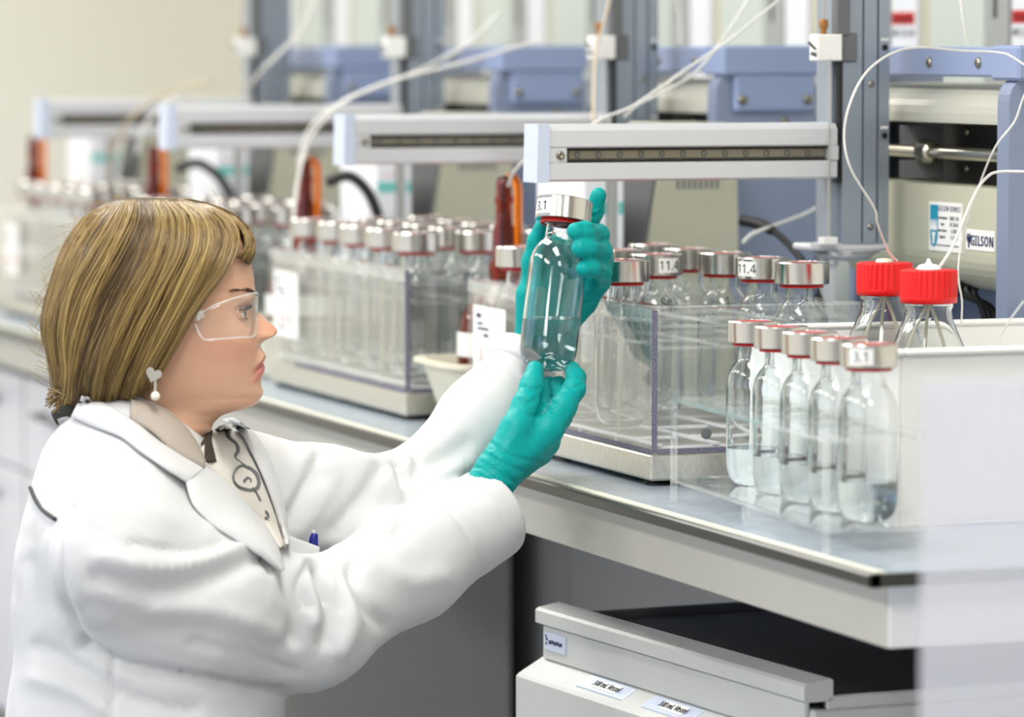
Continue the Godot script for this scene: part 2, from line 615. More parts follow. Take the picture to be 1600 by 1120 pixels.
	for z in [0.225, 0.41, 0.595]:
		mb = MB.new()
		var bas := Basis(across, up, along)
		mb.box(Vector3(-0.006, 0.6465, z), Vector3(0.026, 0.003, 0.13), 0.001, bas)
		var h := put(dr, "label_holder", mb, M.alu_cap)
		mb = MB.new()
		mb.box(Vector3(-0.0068, 0.6482, z + 0.005), Vector3(0.016, 0.0008, 0.062), 0.0, bas)
		put(dr, "label_card", mb, M.paper)
		mb = MB.new()
		mb.add(words("300 mL Vessel", 0.0085), func(p): return Vector3(-0.0072, 0.6489, z + 0.005) + across * p.y + along * p.x + up * (p.z + 0.0003))
		put(dr, "card_print", mb, M.ink)
		n += 1
	mb = MB.new()
	mb.span(Vector3(-0.028, 0.04, 0), Vector3(0.012, 0.296, L), 0.004)
	put(ped, "drawer_front", mb, M.pedestal)
	for q in [Vector3(0.06, 0, 0.06), Vector3(0.5, 0, 0.06), Vector3(0.06, 0, L - 0.06), Vector3(0.5, 0, L - 0.06)]:
		mb = MB.new()
		mb.tube([q + Vector3(-0.012, 0.016, 0), q + Vector3(0.012, 0.016, 0)], 0.016, 16)
		mb.span(q + Vector3(-0.006, 0.016, -0.006), q + Vector3(0.006, 0.035, 0.006))
		put(ped, "caster", mb, M.black)

func boxes() -> void:
	var zn := [-4.877, -5.867, -6.857, -7.847]
	var names := ["clear acrylic bottle bath on a steel base behind the held vessel", "clear acrylic bottle bath on a steel base behind the technician's face", "blurred acrylic bottle bath just behind the technician's head", "farthest acrylic bottle bath at the left edge"]
	var L := 0.705
	var W := 0.3
	var first: Node3D
	for k in 4:
		var at := Vector3(1.946, 0.9, zn[k])
		if k > 0:
			copy(first, at, names[k])
			continue
		var t := thing("bottle_bath", at, names[0], "bath", "acrylic bottle baths along the bench")
		first = t
		var mb := MB.new()
		mb.span(Vector3(-0.002, 0.007, -L), Vector3(W, 0.041, 0.002), 0.003)
		put(t, "steel_base", mb, M.base_steel)
		for q in [Vector3(0.02, 0, -0.03), Vector3(W - 0.03, 0, -0.03), Vector3(0.02, 0, -L + 0.03), Vector3(W - 0.03, 0, -L + 0.03), Vector3(0.02, 0, -L / 2)]:
			mb = MB.new()
			mb.lathe([Vector2(0, 0), Vector2(0.018, 0), Vector2(0.018, 0), Vector2(0.016, 0.008), Vector2(0, 0.008)], 16, Transform3D(Basis(), q))
			put(t, "foot", mb, M.black)
		var H := 0.225
		mb = MB.new(); mb.span(Vector3(0, 0.041, -L), Vector3(0.008, H, 0), 0.0006); put(t, "front_panel", mb, M.acrylic)
		mb = MB.new(); mb.span(Vector3(0.0082, 0.041, -0.008), Vector3(W - 0.0082, H, 0), 0.0006); put(t, "side_panel", mb, M.acrylic)
		mb = MB.new(); mb.span(Vector3(0.0082, 0.041, -L), Vector3(W - 0.0082, H, -L + 0.008), 0.0006); put(t, "side_panel", mb, M.acrylic)
		mb = MB.new(); mb.span(Vector3(W - 0.008, 0.041, -L), Vector3(W, H, 0), 0.0006); put(t, "rear_panel", mb, M.acrylic)
		# raw glued edges: speckled violet film on the end of the front panel and along the foot of the panels
		mb = MB.new()
		mb.span(Vector3(0.0003, 0.043, 0.0002), Vector3(0.0077, H - 0.001, 0.0009))
		mb.span(Vector3(-0.0008, 0.0412, -L + 0.14), Vector3(-0.0002, 0.0475, -0.001))
		mb.span(Vector3(0.009, 0.0412, 0.0002), Vector3(W - 0.01, 0.0475, 0.0008))
		var e := put(t, "edge_film", mb, M.film)
		e.set_meta("label", "violet glued acrylic edge")
		mb = MB.new()
		mb.span(Vector3(-0.0006, H - 0.016, -L), Vector3(0.0, H, -0.001))
		mb.span(Vector3(0.009, H + 0.0002, -0.02), Vector3(W - 0.01, H + 0.004, -0.0), 0.001)
		mb.span(Vector3(0.0, H + 0.0002, -L), Vector3(0.022, H + 0.004, 0.0), 0.001)
		put(t, "top_frame", mb, M.acrylic_clear)
		# plates with bars that hold the vessels
		for y in [0.045, 0.172, 0.2]:
			for r in 6:
				mb = MB.new()
				var z: float = [-0.02, -0.15, -0.28, -0.41, -0.54, -0.69][r]
				mb.span(Vector3(0.009, y, z - 0.004), Vector3(W - 0.009, y + 0.004, z + 0.004), 0.0008)
				put(t, "cross_bar", mb, M.white if y < 0.1 else M.acrylic_clear)
			for r in 4:
				mb = MB.new()
				var x: float = [0.0145, 0.094, 0.194, 0.285][r]
				mb.span(Vector3(x - 0.004, y + 0.0042, -L + 0.009), Vector3(x + 0.004, y + 0.0082, -0.009), 0.0008)
				put(t, "long_bar", mb, M.white if y < 0.1 else M.acrylic_clear)
		for r in 3:
			mb = MB.new()
			mb.tube([Vector3(0.014, 0.042, -0.15 - 0.26 * r), Vector3(0.014, 0.2, -0.15 - 0.26 * r)], 0.0025, 8)
			put(t, "stay_rod", mb, M.steel)
		mb = MB.new()
		mb.span(Vector3(0.18, 0.041, 0.0002), Vector3(0.181, 0.042, 0.0008))
		mb.lathe([Vector2(0, 0), Vector2(0.007, 0), Vector2(0.007, 0.001), Vector2(0, 0.001)], 16, Transform3D(Basis(Vector3.RIGHT, PI / 2), Vector3(0.075, 0.065, 0.0)))
		put(t, "drain_plug", mb, M.dark_grey)
		# paper notice on the front panel near the far end
		mb = MB.new()
		mb.span(Vector3(-0.0012, 0.085, -L + 0.025), Vector3(-0.0004, 0.192, -L + 0.16))
		var n := put(t, "notice", mb, M.paper)
		mb = MB.new()
		for q in [[0.178, 0.05, 0.018, 0.006], [0.167, 0.055, 0.022, 0.003], [0.16, 0.068, 0.045, 0.003], [0.151, 0.08, 0.018, 0.004], [0.1, 0.07, 0.05, 0.003]]: mb.box(Vector3(-0.0014, q[0], -L + q[1]), Vector3(0.0006, q[3], q[2]))
		put(n, "notice_print", mb, M.navy_ink).set_meta("kind", "stuff")
		mb = MB.new()
		for q in 3: mb.prism(PackedVector2Array([Vector2(-0.009, 0), Vector2(0.009, 0), Vector2(0.003, 0.012), Vector2(0.002, 0.026), Vector2(-0.002, 0.026), Vector2(-0.003, 0.012)]), 0.0006, Transform3D(Basis(Vector3(0, 0, 1), Vector3.UP, Vector3(-1, 0, 0)), Vector3(-0.0012, 0.108, -L + 0.06 + 0.03 * q)))
		put(n, "notice_symbol", mb, mat(Color(0.86, 0.62, 0.62), 0.6))
	# white tubs with amber dispensers in the gaps between the baths
	var tub0: Node3D
	var amb0: Node3D
	var lab := ["between the two nearest baths", "beyond the second bath, behind the technician's face", "beyond the third bath behind the hair", "at the far left end"]
	for k in 4:
		var at := Vector3(2.05, 0.9, -5.722 - 0.99 * k)
		if k > 0:
			copy(tub0, at, "ivory plastic tub " + lab[k])
			copy(amb0, at + Vector3(0, 0.006, 0), "amber glass dispenser bottle " + lab[k])
			continue
		tub0 = thing("plastic_tub", at, "ivory plastic tub " + lab[0], "tub", "ivory tubs between the baths")
		var mb := MB.new()
		var ring := func(h: float, y: float):
			var o := []
			for q in 32:
				var a := TAU * q / 32
				var cx := cos(a)
				var sx := sin(a)
				o.append(Vector3(signf(cx) * pow(absf(cx), 0.45) * h, y, signf(sx) * pow(absf(sx), 0.45) * h))
			return o
		var rows := [ring.call(0.0, 0.0), ring.call(0.07, 0.0), ring.call(0.078, 0.006), ring.call(0.106, 0.092), ring.call(0.118, 0.094), ring.call(0.118, 0.1), ring.call(0.104, 0.1), ring.call(0.074, 0.006), ring.call(0.0, 0.005)]
		for r in rows.size() - 1:
			for q in 32:
				var a: int = mb.v.size()
				for p in [rows[r][q], rows[r + 1][q], rows[r + 1][(q + 1) % 32], rows[r][(q + 1) % 32]]: mb.pt(p)
				mb.tri(a, a + 1, a + 2); mb.tri(a, a + 2, a + 3)
		mb.orient(0)
		put(tub0, "shell", mb, M.ivory)
		amb0 = thing("amber_dispenser", at + Vector3(0, 0.006, 0), "amber glass dispenser bottle " + lab[0], "bottle", "amber dispenser bottles")
		mb = MB.new()
		mb.lathe([Vector2(0, 0), Vector2(0.062, 0), Vector2(0.068, 0.006), Vector2(0.068, 0.14), Vector2(0.064, 0.16), Vector2(0.045, 0.185), Vector2(0.024, 0.205), Vector2(0.022, 0.212), Vector2(0, 0.212)], 32)
		put(amb0, "body", mb, M.amber)
		mb = MB.new()
		mb.lathe([Vector2(0.0684, 0.1), Vector2(0.0684, 0.135)], 24, Transform3D(), PI * 0.2, PI * 1.3)
		put(amb0, "paper_label", mb, M.paper)
		mb = MB.new()
		mb.lathe([Vector2(0, 0.212), Vector2(0.0215, 0.212), Vector2(0.0225, 0.235), Vector2(0.019, 0.24), Vector2(0.0175, 0.243), Vector2(0.0165, 0.285), Vector2(0.0125, 0.292), Vector2(0.0115, 0.32), Vector2(0.0145, 0.326), Vector2(0.0115, 0.335), Vector2(0.0115, 0.348), Vector2(0.0095, 0.36), Vector2(0, 0.363)], 24)
		put(amb0, "stopper", mb, M.amber)
		mb = MB.new()
		var e1 := Vector3(cos(0.346), 0, sin(0.346))
		mb.tube(smooth([Vector3(0, 0.352, 0), e1 * 0.008 + Vector3(0, 0.361, 0), e1 * 0.017 + Vector3(0, 0.357, 0), e1 * 0.021 + Vector3(0, 0.34, 0), e1 * 0.021 + Vector3(0, 0.3, 0), e1 * 0.022 + Vector3(0, 0.24, 0)], 6), 0.0062, 12)
		put(amb0, "side_tube", mb, M.amber_light)

func robots() -> void:
	var zn := [-4.912, -5.902, -6.905, -7.875]
	var za := [-5.2, -6.05, -7.08, -8.03]
	var labs := ["grey and blue liquid handling robot over the nearest bath, at the right", "blurred liquid handling robot, second from the right", "blurred liquid handling robot, third from the right", "farthest blurred liquid handling robot, its arm at the left"]
	var t := thing("liquid_handling_robot", Vector3(2.45, 0.9, zn[0]), labs[0], "robot", "liquid handling robots along the bench")
	var moving: Array[Node3D] = []
	var mb := MB.new()
	var out := PackedVector2Array()
	out.append(Vector2(0, 0)); out.append(Vector2(0.165, 0)); out.append(Vector2(0.165, 0.52))
	for q in 7: out.append(Vector2(0.035 - 0.035 * sin(q * PI / 12), 0.485 + 0.035 * cos(q * PI / 12)))
	mb.prism(out, 0.034, Transform3D(Basis(), Vector3(-0.004, 0, 0.0)))
	var ep := put(t, "end_plate", mb, M.blue_plate)
	mb = MB.new()
	mb.span(Vector3(0.022, 0.455, 0.034), Vector3(0.158, 0.522, 0.046), 0.006)
	put(t, "cover_panel", mb, M.blue)
	for q in [Vector3(0.035, 0.475, 0.046), Vector3(0.143, 0.475, 0.046), Vector3(0.11, 0.44, 0.034)]: screw(t, q, Vector3(0, 0, 1), 0.008)
	mb = MB.new()
	mb.span(Vector3(0.01, 0.516, -0.5), Vector3(0.05, 0.556, -0.032), 0.003)
	put(t, "cross_beam", mb, M.blue)
	mb = MB.new()
	mb.span(Vector3(0.0, 0.512, -0.03), Vector3(0.163, 0.558, 0.05), 0.004)
	put(t, "beam_bracket", mb, M.blue)
	for z in [-0.085, -0.235, -0.42]: screw(t, Vector3(0.01, 0.535, z), Vector3(-1, 0, 0), 0.0075)
	mb = MB.new()
	out = PackedVector2Array([Vector2(0.16, 0.454), Vector2(0.0, 0.454)])
	for q in 9: out.append(Vector2(0.055 - 0.055 * cos(q * PI / 16), 0.458 + 0.048 * sin(q * PI / 16)))
	out.append(Vector2(0.16, 0.506))
	mb.prism(out, 0.5, Transform3D(Basis(), Vector3(0, 0, -0.5)))
	put(t, "drive_cover", mb, M.beige_metal)
	mb = MB.new()
	mb.span(Vector3(0.075, 0.365, -0.5), Vector3(0.16, 0.456, 0.0))
	put(t, "drive_recess", mb, M.black)
	mb = MB.new()
	mb.tube([Vector3(0.03, 0.412, -0.5), Vector3(0.03, 0.412, 0.0)], 0.009, 16)
	put(t, "drive_shaft", mb, M.steel)
	for y in [[0.42, 0.448], [0.375, 0.4]]:
		mb = MB.new()
		mb.span(Vector3(0.0, y[0], -0.31), Vector3(0.06, y[1], -0.295), 0.001)
		put(t, "carriage_block", mb, M.dark_grey)
	mb = MB.new()
	mb.lathe([Vector2(0.009, 0), Vector2(0.018, 0), Vector2(0.018, 0), Vector2(0.015, 0.02), Vector2(0.009, 0.022)], 16, Transform3D(Basis(Vector3.RIGHT, PI / 2), Vector3(0.03, 0.412, -0.29)))
	put(t, "shaft_bearing", mb, M.steel)
	for q in [Vector3(0.075, 0.44, -0.25), Vector3(0.075, 0.39, -0.25), Vector3(0.075, 0.378, -0.12)]: screw(t, q, Vector3(-1, 0, 0), 0.006)
	mb = MB.new()
	out = PackedVector2Array([Vector2(0.16, 0.368), Vector2(0.0, 0.37), Vector2(0.0, 0.285)])
	for q in 9: out.append(Vector2(0.05 - 0.05 * cos(q * PI / 16), 0.28 - 0.05 * sin(q * PI / 16)))
	out.append(Vector2(0.16, 0.23))
	mb.prism(out, 0.5, Transform3D(Basis(), Vector3(0, 0, -0.5)))
	put(t, "lower_cover", mb, M.beige)
	mb = MB.new()
	mb.span(Vector3(0.02, 0.0, -0.52), Vector3(0.16, 0.52, -0.5), 0.003)
	put(t, "far_plate", mb, M.blue_plate)
	mb = MB.new()
	mb.span(Vector3(0.15, 0.0, -0.5), Vector3(0.163, 0.5, 0.0))
	put(t, "rear_panel", mb, M.blue_plate)
	# stickers on the lower cover: service label and maker's plate
	var face := func(p, y, z): return Vector3(-0.0014 - p.z, y + p.y, z + p.x)
	mb = MB.new()
	mb.span(Vector3(-0.0012, 0.281, -0.21), Vector3(0.0, 0.347, -0.11))
	var st := put(t, "service_label", mb, M.paper)
	mb = MB.new()
	out = PackedVector2Array([Vector2(-0.012, 0.033), Vector2(0.012, 0.033)])
	for q in 9: out.append(Vector2(0.012 * cos(q * PI / 8), -0.004 - 0.02 * sin(q * PI / 8)))
	mb.prism(out, 0.0005, Transform3D(Basis(Vector3(0, 0, 1), Vector3.UP, Vector3(-1, 0, 0)), Vector3(-0.0012, 0.31, -0.194)))
	put(st, "shield", mb, M.teal_ink)
	mb = MB.new()
	for q in [-1, 0, 1]:
		var arrow := PackedVector2Array([Vector2(-0.0035, 0), Vector2(0.0035, 0), Vector2(0.001, 0.014), Vector2(-0.001, 0.014)])
		mb.prism(arrow, 0.0006, Transform3D(Basis(Vector3(0, 0, 1), Vector3.UP, Vector3(-1, 0, 0)), Vector3(-0.0016, 0.309, -0.194 + q * 0.007)))
	mb.prism(PackedVector2Array([Vector2(-0.006, 0.004), Vector2(-0.003, -0.003), Vector2(-0.0015, -0.012), Vector2(0.0015, -0.012), Vector2(0.003, -0.003), Vector2(0.006, 0.004)]), 0.0006, Transform3D(Basis(Vector3(0, 0, 1), Vector3.UP, Vector3(-1, 0, 0)), Vector3(-0.0016, 0.302, -0.194)))
	put(st, "shield_mark", mb, M.paper)
	mb = MB.new()
	mb.add(words("GILSON SERVICE", 0.0068), face.bind(0.3385, -0.147))
	for q in 9: mb.box(Vector3(-0.0014, 0.289, -0.2 + q * 0.0098), Vector3(0.0004, 0.0018, 0.0075))
	put(st, "label_print", mb, M.navy_ink)
	mb = MB.new()
	for q in 4:
		mb.add(words(["Serial Number", "Date", "Next Service", "Engineer"][q], 0.0034), face.bind(0.326 - 0.0085 * q, -0.168))
		mb.add(words(["GMZ 116", "07.2014", "1.2015", "S. Doll"][q], 0.005, "Droid Serif"), face.bind(0.326 - 0.0085 * q, -0.132))
	put(st, "label_entries", mb, M.ink)
	mb = MB.new()
	mb.span(Vector3(-0.001, 0.287, -0.097), Vector3(0.0, 0.314, -0.012))
	var pl := put(t, "name_plate", mb, M.paper)
	mb = MB.new()
	mb.add(words("GILSON", 0.0135, "Droid Sans", true), face.bind(0.2995, -0.048))
	for q in [-1, 0, 1]: mb.prism(PackedVector2Array([Vector2(-0.002, 0), Vector2(0.002, 0), Vector2(0.0006, 0.008), Vector2(-0.0006, 0.008)]), 0.0006, Transform3D(Basis(Vector3(0, 0, 1), Vector3.UP, Vector3(-1, 0, 0)), Vector3(-0.0012, 0.3005, -0.087 + q * 0.0045)))
	mb.prism(PackedVector2Array([Vector2(-0.006, 0.003), Vector2(-0.002, -0.002), Vector2(-0.0015, -0.008), Vector2(0.0015, -0.008), Vector2(0.002, -0.002), Vector2(0.006, 0.003)]), 0.0006, Transform3D(Basis(Vector3(0, 0, 1), Vector3.UP, Vector3(-1, 0, 0)), Vector3(-0.0012, 0.2975, -0.087)))
	put(pl, "plate_print", mb, M.navy_ink)
	# travelling column, arm and probe
	var z0: float = za[0] - zn[0]
	mb = MB.new()
	out = PackedVector2Array()
	for q in [[-0.112, 0.0], [-0.1, 0.0], [-0.1, 0.01], [-0.072, 0.012], [-0.072, 0.006], [-0.069, 0.006], [-0.069, 0.012], [-0.05, 0.012], [-0.05, 0.006], [-0.047, 0.006], [-0.047, 0.012], [-0.03, 0.01], [-0.03, -0.05], [-0.112, -0.05]]: out.append(Vector2(q[0], -q[1]))
	mb.prism(out, 0.86, Transform3D(Basis(Vector3.RIGHT, Vector3(0, 0, -1), Vector3.UP), Vector3(0, 0.287, z0)))
	var col := put(t, "column", mb, M.column)
	moving.append(col)
	for q in [Vector3(-0.038, 0.555, 0), Vector3(-0.038, 0.435, 0)]:
		mb = MB.new()
		mb.lathe([Vector2(0, 0.0005), Vector2(0.0042, 0.0005), Vector2(0.0042, 0.0), Vector2(0, 0.0)], 16, Transform3D(Basis(Vector3.RIGHT, PI / 2), q + Vector3(0, 0, z0 + 0.0125)))
		put(col, "hole", mb, M.black)
		mb = MB.new()
		for s in 3: mb.box(q + Vector3(-0.004 + 0.004 * s, 0.011, z0 + 0.0118), Vector3(0.0026, 0.004, 0.0006))
		put(col, "hole_lettering", mb, M.paper)
	for q in [Vector3(-0.058, 0.505, z0 + 0.011), Vector3(-0.058, 0.31, z0 + 0.011)]: screw(col, q, Vector3(0, 0, 1), 0.005)
	mb = MB.new()
	mb.span(Vector3(-0.15, 0.278, z0 - 0.045), Vector3(-0.03, 0.288, z0 + 0.012), 0.003)
	mb.lathe([Vector2(0, 0.262), Vector2(0.03, 0.265), Vector2(0.05, 0.278), Vector2(0, 0.278)], 24, Transform3D(Basis(), Vector3(-0.08, 0, z0 - 0.02)))
	put(col, "foot", mb, M.alu)
	mb = MB.new()
	mb.span(Vector3(-0.1075, 0.37, z0 + 0.004), Vector3(-0.1015, 0.56, z0 + 0.014), 0.002)
	put(col, "slide_strip", mb, M.black)
	mb = MB.new()
	mb.span(Vector3(-0.112, 0.57, z0 + 0.0), Vector3(-0.092, 0.75, z0 + 0.016), 0.002)
	mb.span(Vector3(-0.104, 0.535, z0 + 0.006), Vector3(-0.08, 0.575, z0 + 0.014), 0.002)
	put(col, "slider", mb, M.dark_grey)
	# arm
	var arm := MB.new()
	var x0 := -0.53
	var x1 := -0.112
	arm.prism(PackedVector2Array([Vector2(-0.03, 0.422), Vector2(0.018, 0.422), Vector2(0.02, 0.424), Vector2(0.02, 0.445), Vector2(0.012, 0.452), Vector2(-0.03, 0.453)]), x1 - x0, Transform3D(Basis(Vector3(0, 0, 1), Vector3.UP, Vector3.RIGHT), Vector3(x0, 0, z0)))
	arm.prism(PackedVector2Array([Vector2(-0.03, 0.377), Vector2(0.015, 0.377), Vector2(0.02, 0.38), Vector2(0.02, 0.4), Vector2(0.018, 0.402), Vector2(-0.03, 0.402)]), x1 - x0, Transform3D(Basis(Vector3(0, 0, 1), Vector3.UP, Vector3.RIGHT), Vector3(x0, 0, z0)))
	arm.span(Vector3(x0, 0.402, z0 - 0.03), Vector3(x1, 0.422, z0 + 0.002))
	arm.span(Vector3(x0, 0.402, z0 + 0.002), Vector3(x0 + 0.026, 0.422, z0 + 0.019), 0.001)
	var an := put(t, "arm", arm, M.alu)
	moving.append(an)
	mb = MB.new()
	out = PackedVector2Array([Vector2(-0.548, 0.376), Vector2(-0.546, 0.4535), Vector2(x0, 0.4535), Vector2(x0, 0.376)])
	mb.prism(out, 0.054, Transform3D(Basis(), Vector3(0, 0, z0 - 0.032)))
	put(an, "end_cap", mb, M.alu_cap)
	mb = MB.new()
	mb.lathe([Vector2(0, 0), Vector2(0.006, 0), Vector2(0.006, 0), Vector2(0.0055, 0.003), Vector2(0.0035, 0.003), Vector2(0.0035, 0.003), Vector2(0.0025, 0.001), Vector2(0, 0.001)], 20, Transform3D(Basis(Vector3.RIGHT, PI / 2), Vector3(x0 + 0.016, 0.412, z0 + 0.0192)))
	put(an, "tension_bolt", mb, M.screw)
	mb = MB.new()
	mb.span(Vector3(x0 + 0.032, 0.4065, z0 + 0.002), Vector3(x1 - 0.012, 0.4185, z0 + 0.008), 0.0008)
	put(an, "rail", mb, M.rail)
	for k in 12:
		var at := Vector3(x0 + 0.044 + k * 0.0305, 0.4125, z0 + 0.0082)
		mb = MB.new()
		mb.lathe([Vector2(0, -0.001), Vector2(0.0042, -0.001), Vector2(0.0042, 0.0008), Vector2(0.0026, 0.0008), Vector2(0.0026, 0.0008), Vector2(0.0022, -0.0005), Vector2(0, -0.0005)], 12, Transform3D(Basis(Vector3.RIGHT, PI / 2), at))
		put(an, "screw", mb, M.dark_grey)
	for y in [0.4035, 0.4205]:
		mb = MB.new()
		mb.span(Vector3(x0 + 0.028, y - 0.001, z0 + 0.002), Vector3(x1 - 0.01, y + 0.001, z0 + 0.014))
		for q in 78:
			var x := x0 + 0.03 + q * 0.0048
			mb.span(Vector3(x, y - 0.002, z0 + 0.004), Vector3(x + 0.0026, y + 0.002, z0 + 0.013))
		put(an, "toothed_belt", mb, M.belt)
	mb = MB.new()
	mb.span(Vector3(x1 - 0.012, 0.402, z0 + 0.004), Vector3(x1 + 0.002, 0.4225, z0 + 0.021), 0.001)
	var cl := put(an, "belt_clamp", mb, M.alu)
	# probe
	mb = MB.new()
	mb.span(Vector3(-0.142, 0.537, z0 - 0.008), Vector3(-0.105, 0.573, z0 + 0.02), 0.0015)
	var pb := put(t, "probe_holder", mb, M.white_plastic)
	moving.append(pb)
	mb = MB.new()
	mb.lathe([Vector2(0, 0.573), Vector2(0.0045, 0.573), Vector2(0.0045, 0.58), Vector2(0.0045, 0.58), Vector2(0.0068, 0.582), Vector2(0.0068, 0.592), Vector2(0.002, 0.594), Vector2(0, 0.594)], 6, Transform3D(Basis(), Vector3(-0.127, 0, z0 + 0.006)))
	put(pb, "brass_fitting", mb, M.brass)
	mb = MB.new()
	mb.tube([Vector3(-0.127, 0.54, z0 + 0.026), Vector3(-0.127, 0.292, z0 + 0.026)], 0.0011, 8)
	mb.tube([Vector3(-0.127, 0.592, z0 + 0.006), Vector3(-0.127, 0.9, z0 + 0.006)], 0.0012, 8)
	put(pb, "needle", mb, M.steel)
	mb = MB.new()
	mb.tube([Vector3(-0.155, 0.562, z0 + 0.02), Vector3(-0.142, 0.553, z0 + 0.012)], 0.002, 8)
	mb.tube([Vector3(-0.15, 0.547, z0 + 0.02), Vector3(-0.141, 0.545, z0 + 0.012)], 0.003, 8)
	put(pb, "thumb_screw", mb, M.dark_grey)
	mb = MB.new()
	mb.span(Vector3(-0.138, 0.288, z0 + 0.016), Vector3(-0.116, 0.298, z0 + 0.034), 0.001)
	put(pb, "needle_guide", mb, M.white_plastic)
	for k in range(1, 4):
		var c := copy(t, Vector3(2.45, 0.9, zn[k]), labs[k])
		var dz: float = za[k] - zn[k] - z0
		for m in moving:
			var w: Node3D = c.get_node(NodePath(String(m.name)))
			w.position.z += dz
	# slim white electronic modules and beige pump housings behind each bath
	var mod0: Node3D
	var pmp0: Node3D
	var sl0: Node3D
	var w8 := ["beside the raised glove", "in the middle distance", "above the technician's forehead", "at the far left"]
	for k in 4:
		var at := Vector3(2.27, 0.9, -5.73 - 0.99 * k)
		if k > 0:
			copy(pmp0, at, "beige pump housing with sloping dark front " + w8[k])
			copy(mod0, at + Vector3(-0.1, 0, 0.02), "slim white module with teal band " + w8[k])
			copy(sl0, Vector3(2.616, 0.9, zn[k]), ["", "narrow white stickered unit beside the second robot", "narrow white stickered unit beside the third robot", "narrow white stickered unit beside the farthest robot"][k])
			continue
		pmp0 = thing("pump_housing", at, "beige pump housing with sloping dark front " + w8[0], "pump", "beige pump housings")
		mb = MB.new()
		mb.prism(PackedVector2Array([Vector2(-0.03, 0), Vector2(0.165, 0), Vector2(0.156, 0.435), Vector2(0.15, 0.442), Vector2(0.048, 0.442), Vector2(0.042, 0.436)]), 0.16, Transform3D(Basis(), Vector3(0, 0, -0.17)))
		put(pmp0, "body", mb, M.beige)
		mb = MB.new()
		mb.prism(PackedVector2Array([Vector2(-0.035, 0.0), Vector2(-0.031, 0.0), Vector2(0.041, 0.436), Vector2(0.037, 0.436)]), 0.15, Transform3D(Basis(), Vector3(0, 0, -0.165)))
		put(pmp0, "front", mb, M.dark_grey)
		for q in 8:
			mb = MB.new()
			mb.span(Vector3(0.06 + q * 0.009, 0.345, -0.01), Vector3(0.064 + q * 0.009, 0.362, -0.0092))
			put(pmp0, "vent_slot", mb, M.dark_grey)
		mod0 = thing("white_module", at + Vector3(-0.1, 0, 0.02), "slim white module with teal band " + w8[0], "module", "slim white modules")
		mb = MB.new()
		mb.span(Vector3(0.0, 0, -0.2), Vector3(0.038, 0.4, 0), 0.003)
		put(mod0, "body", mb, M.white)
		mb = MB.new()
		mb.span(Vector3(0.039, 0, -0.2), Vector3(0.053, 0.4, 0), 0.002)
		put(mod0, "rail", mb, M.cab_grey)
		mb = MB.new()
		mb.span(Vector3(0.054, 0, -0.2), Vector3(0.064, 0.4, 0), 0.002)
		put(mod0, "side_panel", mb, M.white)
		mb = MB.new()
		mb.span(Vector3(0.003, 0.31, 0.0), Vector3(0.036, 0.328, 0.0006))
		mb.span(Vector3(0.055, 0.31, 0.0), Vector3(0.063, 0.328, 0.0006))
		put(mod0, "teal_band", mb, M.pale_teal_ink)
		mb = MB.new()
		mb.span(Vector3(0.006, 0.262, 0.0), Vector3(0.02, 0.268, 0.0006))
		mb.span(Vector3(0.012, 0.338, 0.0), Vector3(0.036, 0.3395, 0.0006))
		put(mod0, "red_mark", mb, mat(Color(0.88, 0.5, 0.52), 0.6))
		sl0 = thing("sticker_unit", Vector3(2.616, 0.9, zn[0]), "narrow white stickered unit beside the nearest robot", "module", "narrow white stickered units")
		mb = MB.new()
		mb.span(Vector3(0.014, 0, -0.12), Vector3(0.051, 0.5, -0.01), 0.004)
		put(sl0, "body", mb, M.white)
		mb = MB.new()
		for q in 4: mb.span(Vector3(0.022 + q * 0.004, 0.43, -0.01), Vector3(0.024 + q * 0.004, 0.452, -0.0094))
		for q in 3: mb.span(Vector3(0.022, 0.28 + q * 0.006, -0.01), Vector3(0.032, 0.284 + q * 0.006, -0.0094))
		put(sl0, "barcode", mb, M.ink)
		mb = MB.new()
		mb.add(words("GX7", 0.018, "Droid Sans", true), func(p): return p + Vector3(0.033, 0.222, -0.0094))
		put(sl0, "lettering", mb, M.navy_ink)
		mb = MB.new()
		mb.span(Vector3(0.0, 0, -0.12), Vector3(0.012, 0.46, 0.0), 0.003)
		put(sl0, "side_rail", mb, M.blue)
	# tall equipment cabinets along the wall
	var cab0: Node3D
	for k in 10:
		var at := Vector3(2.9, 0.9, -5.35 - 0.435 * k)
		if k > 0:
			var c := copy(cab0, at, "tall pale equipment cabinet, number %s in the row along the wall" % ["two", "three", "four", "five", "six", "seven", "eight", "nine", "ten"][k - 1])
			if k > 1:
				for q in ["label_door/red_label", "label_door/label_print"]:
					var gone := c.get_node(q)
					gone.get_parent().remove_child(gone)
					gone.free()
			continue
		cab0 = thing("equipment_cabinet", at, "tall pale equipment cabinet at the near end of the row along the wall", "cabinet", "equipment cabinets along the wall")
		mb = MB.new(); mb.span(Vector3(0.01, 0, -0.43), Vector3(0.45, 1.3, 0), 0.004); put(cab0, "body", mb, M.cab_beige)
		mb = MB.new(); mb.span(Vector3(0.0, 0.02, -0.43), Vector3(0.012, 1.28, -0.335), 0.002)
		var wp := put(cab0, "label_door", mb, M.white)
		mb = MB.new(); mb.span(Vector3(0.0, 0.02, -0.285), Vector3(0.012, 1.28, -0.09), 0.003); put(cab0, "door", mb, M.cab_pale)
		mb = MB.new(); mb.span(Vector3(0.0, 0.02, -0.085), Vector3(0.012, 1.28, -0.005), 0.002)
		var sp := put(cab0, "slot_panel", mb, M.cab_grey)
		mb = MB.new(); mb.span(Vector3(-0.0008, 0.6, -0.055), Vector3(0.001, 0.9, -0.044)); put(sp, "slot", mb, M.black)
		mb = MB.new(); mb.span(Vector3(-0.001, 0.592, -0.425), Vector3(0.0, 0.612, -0.34)); put(wp, "red_label", mb, M.red_ink)
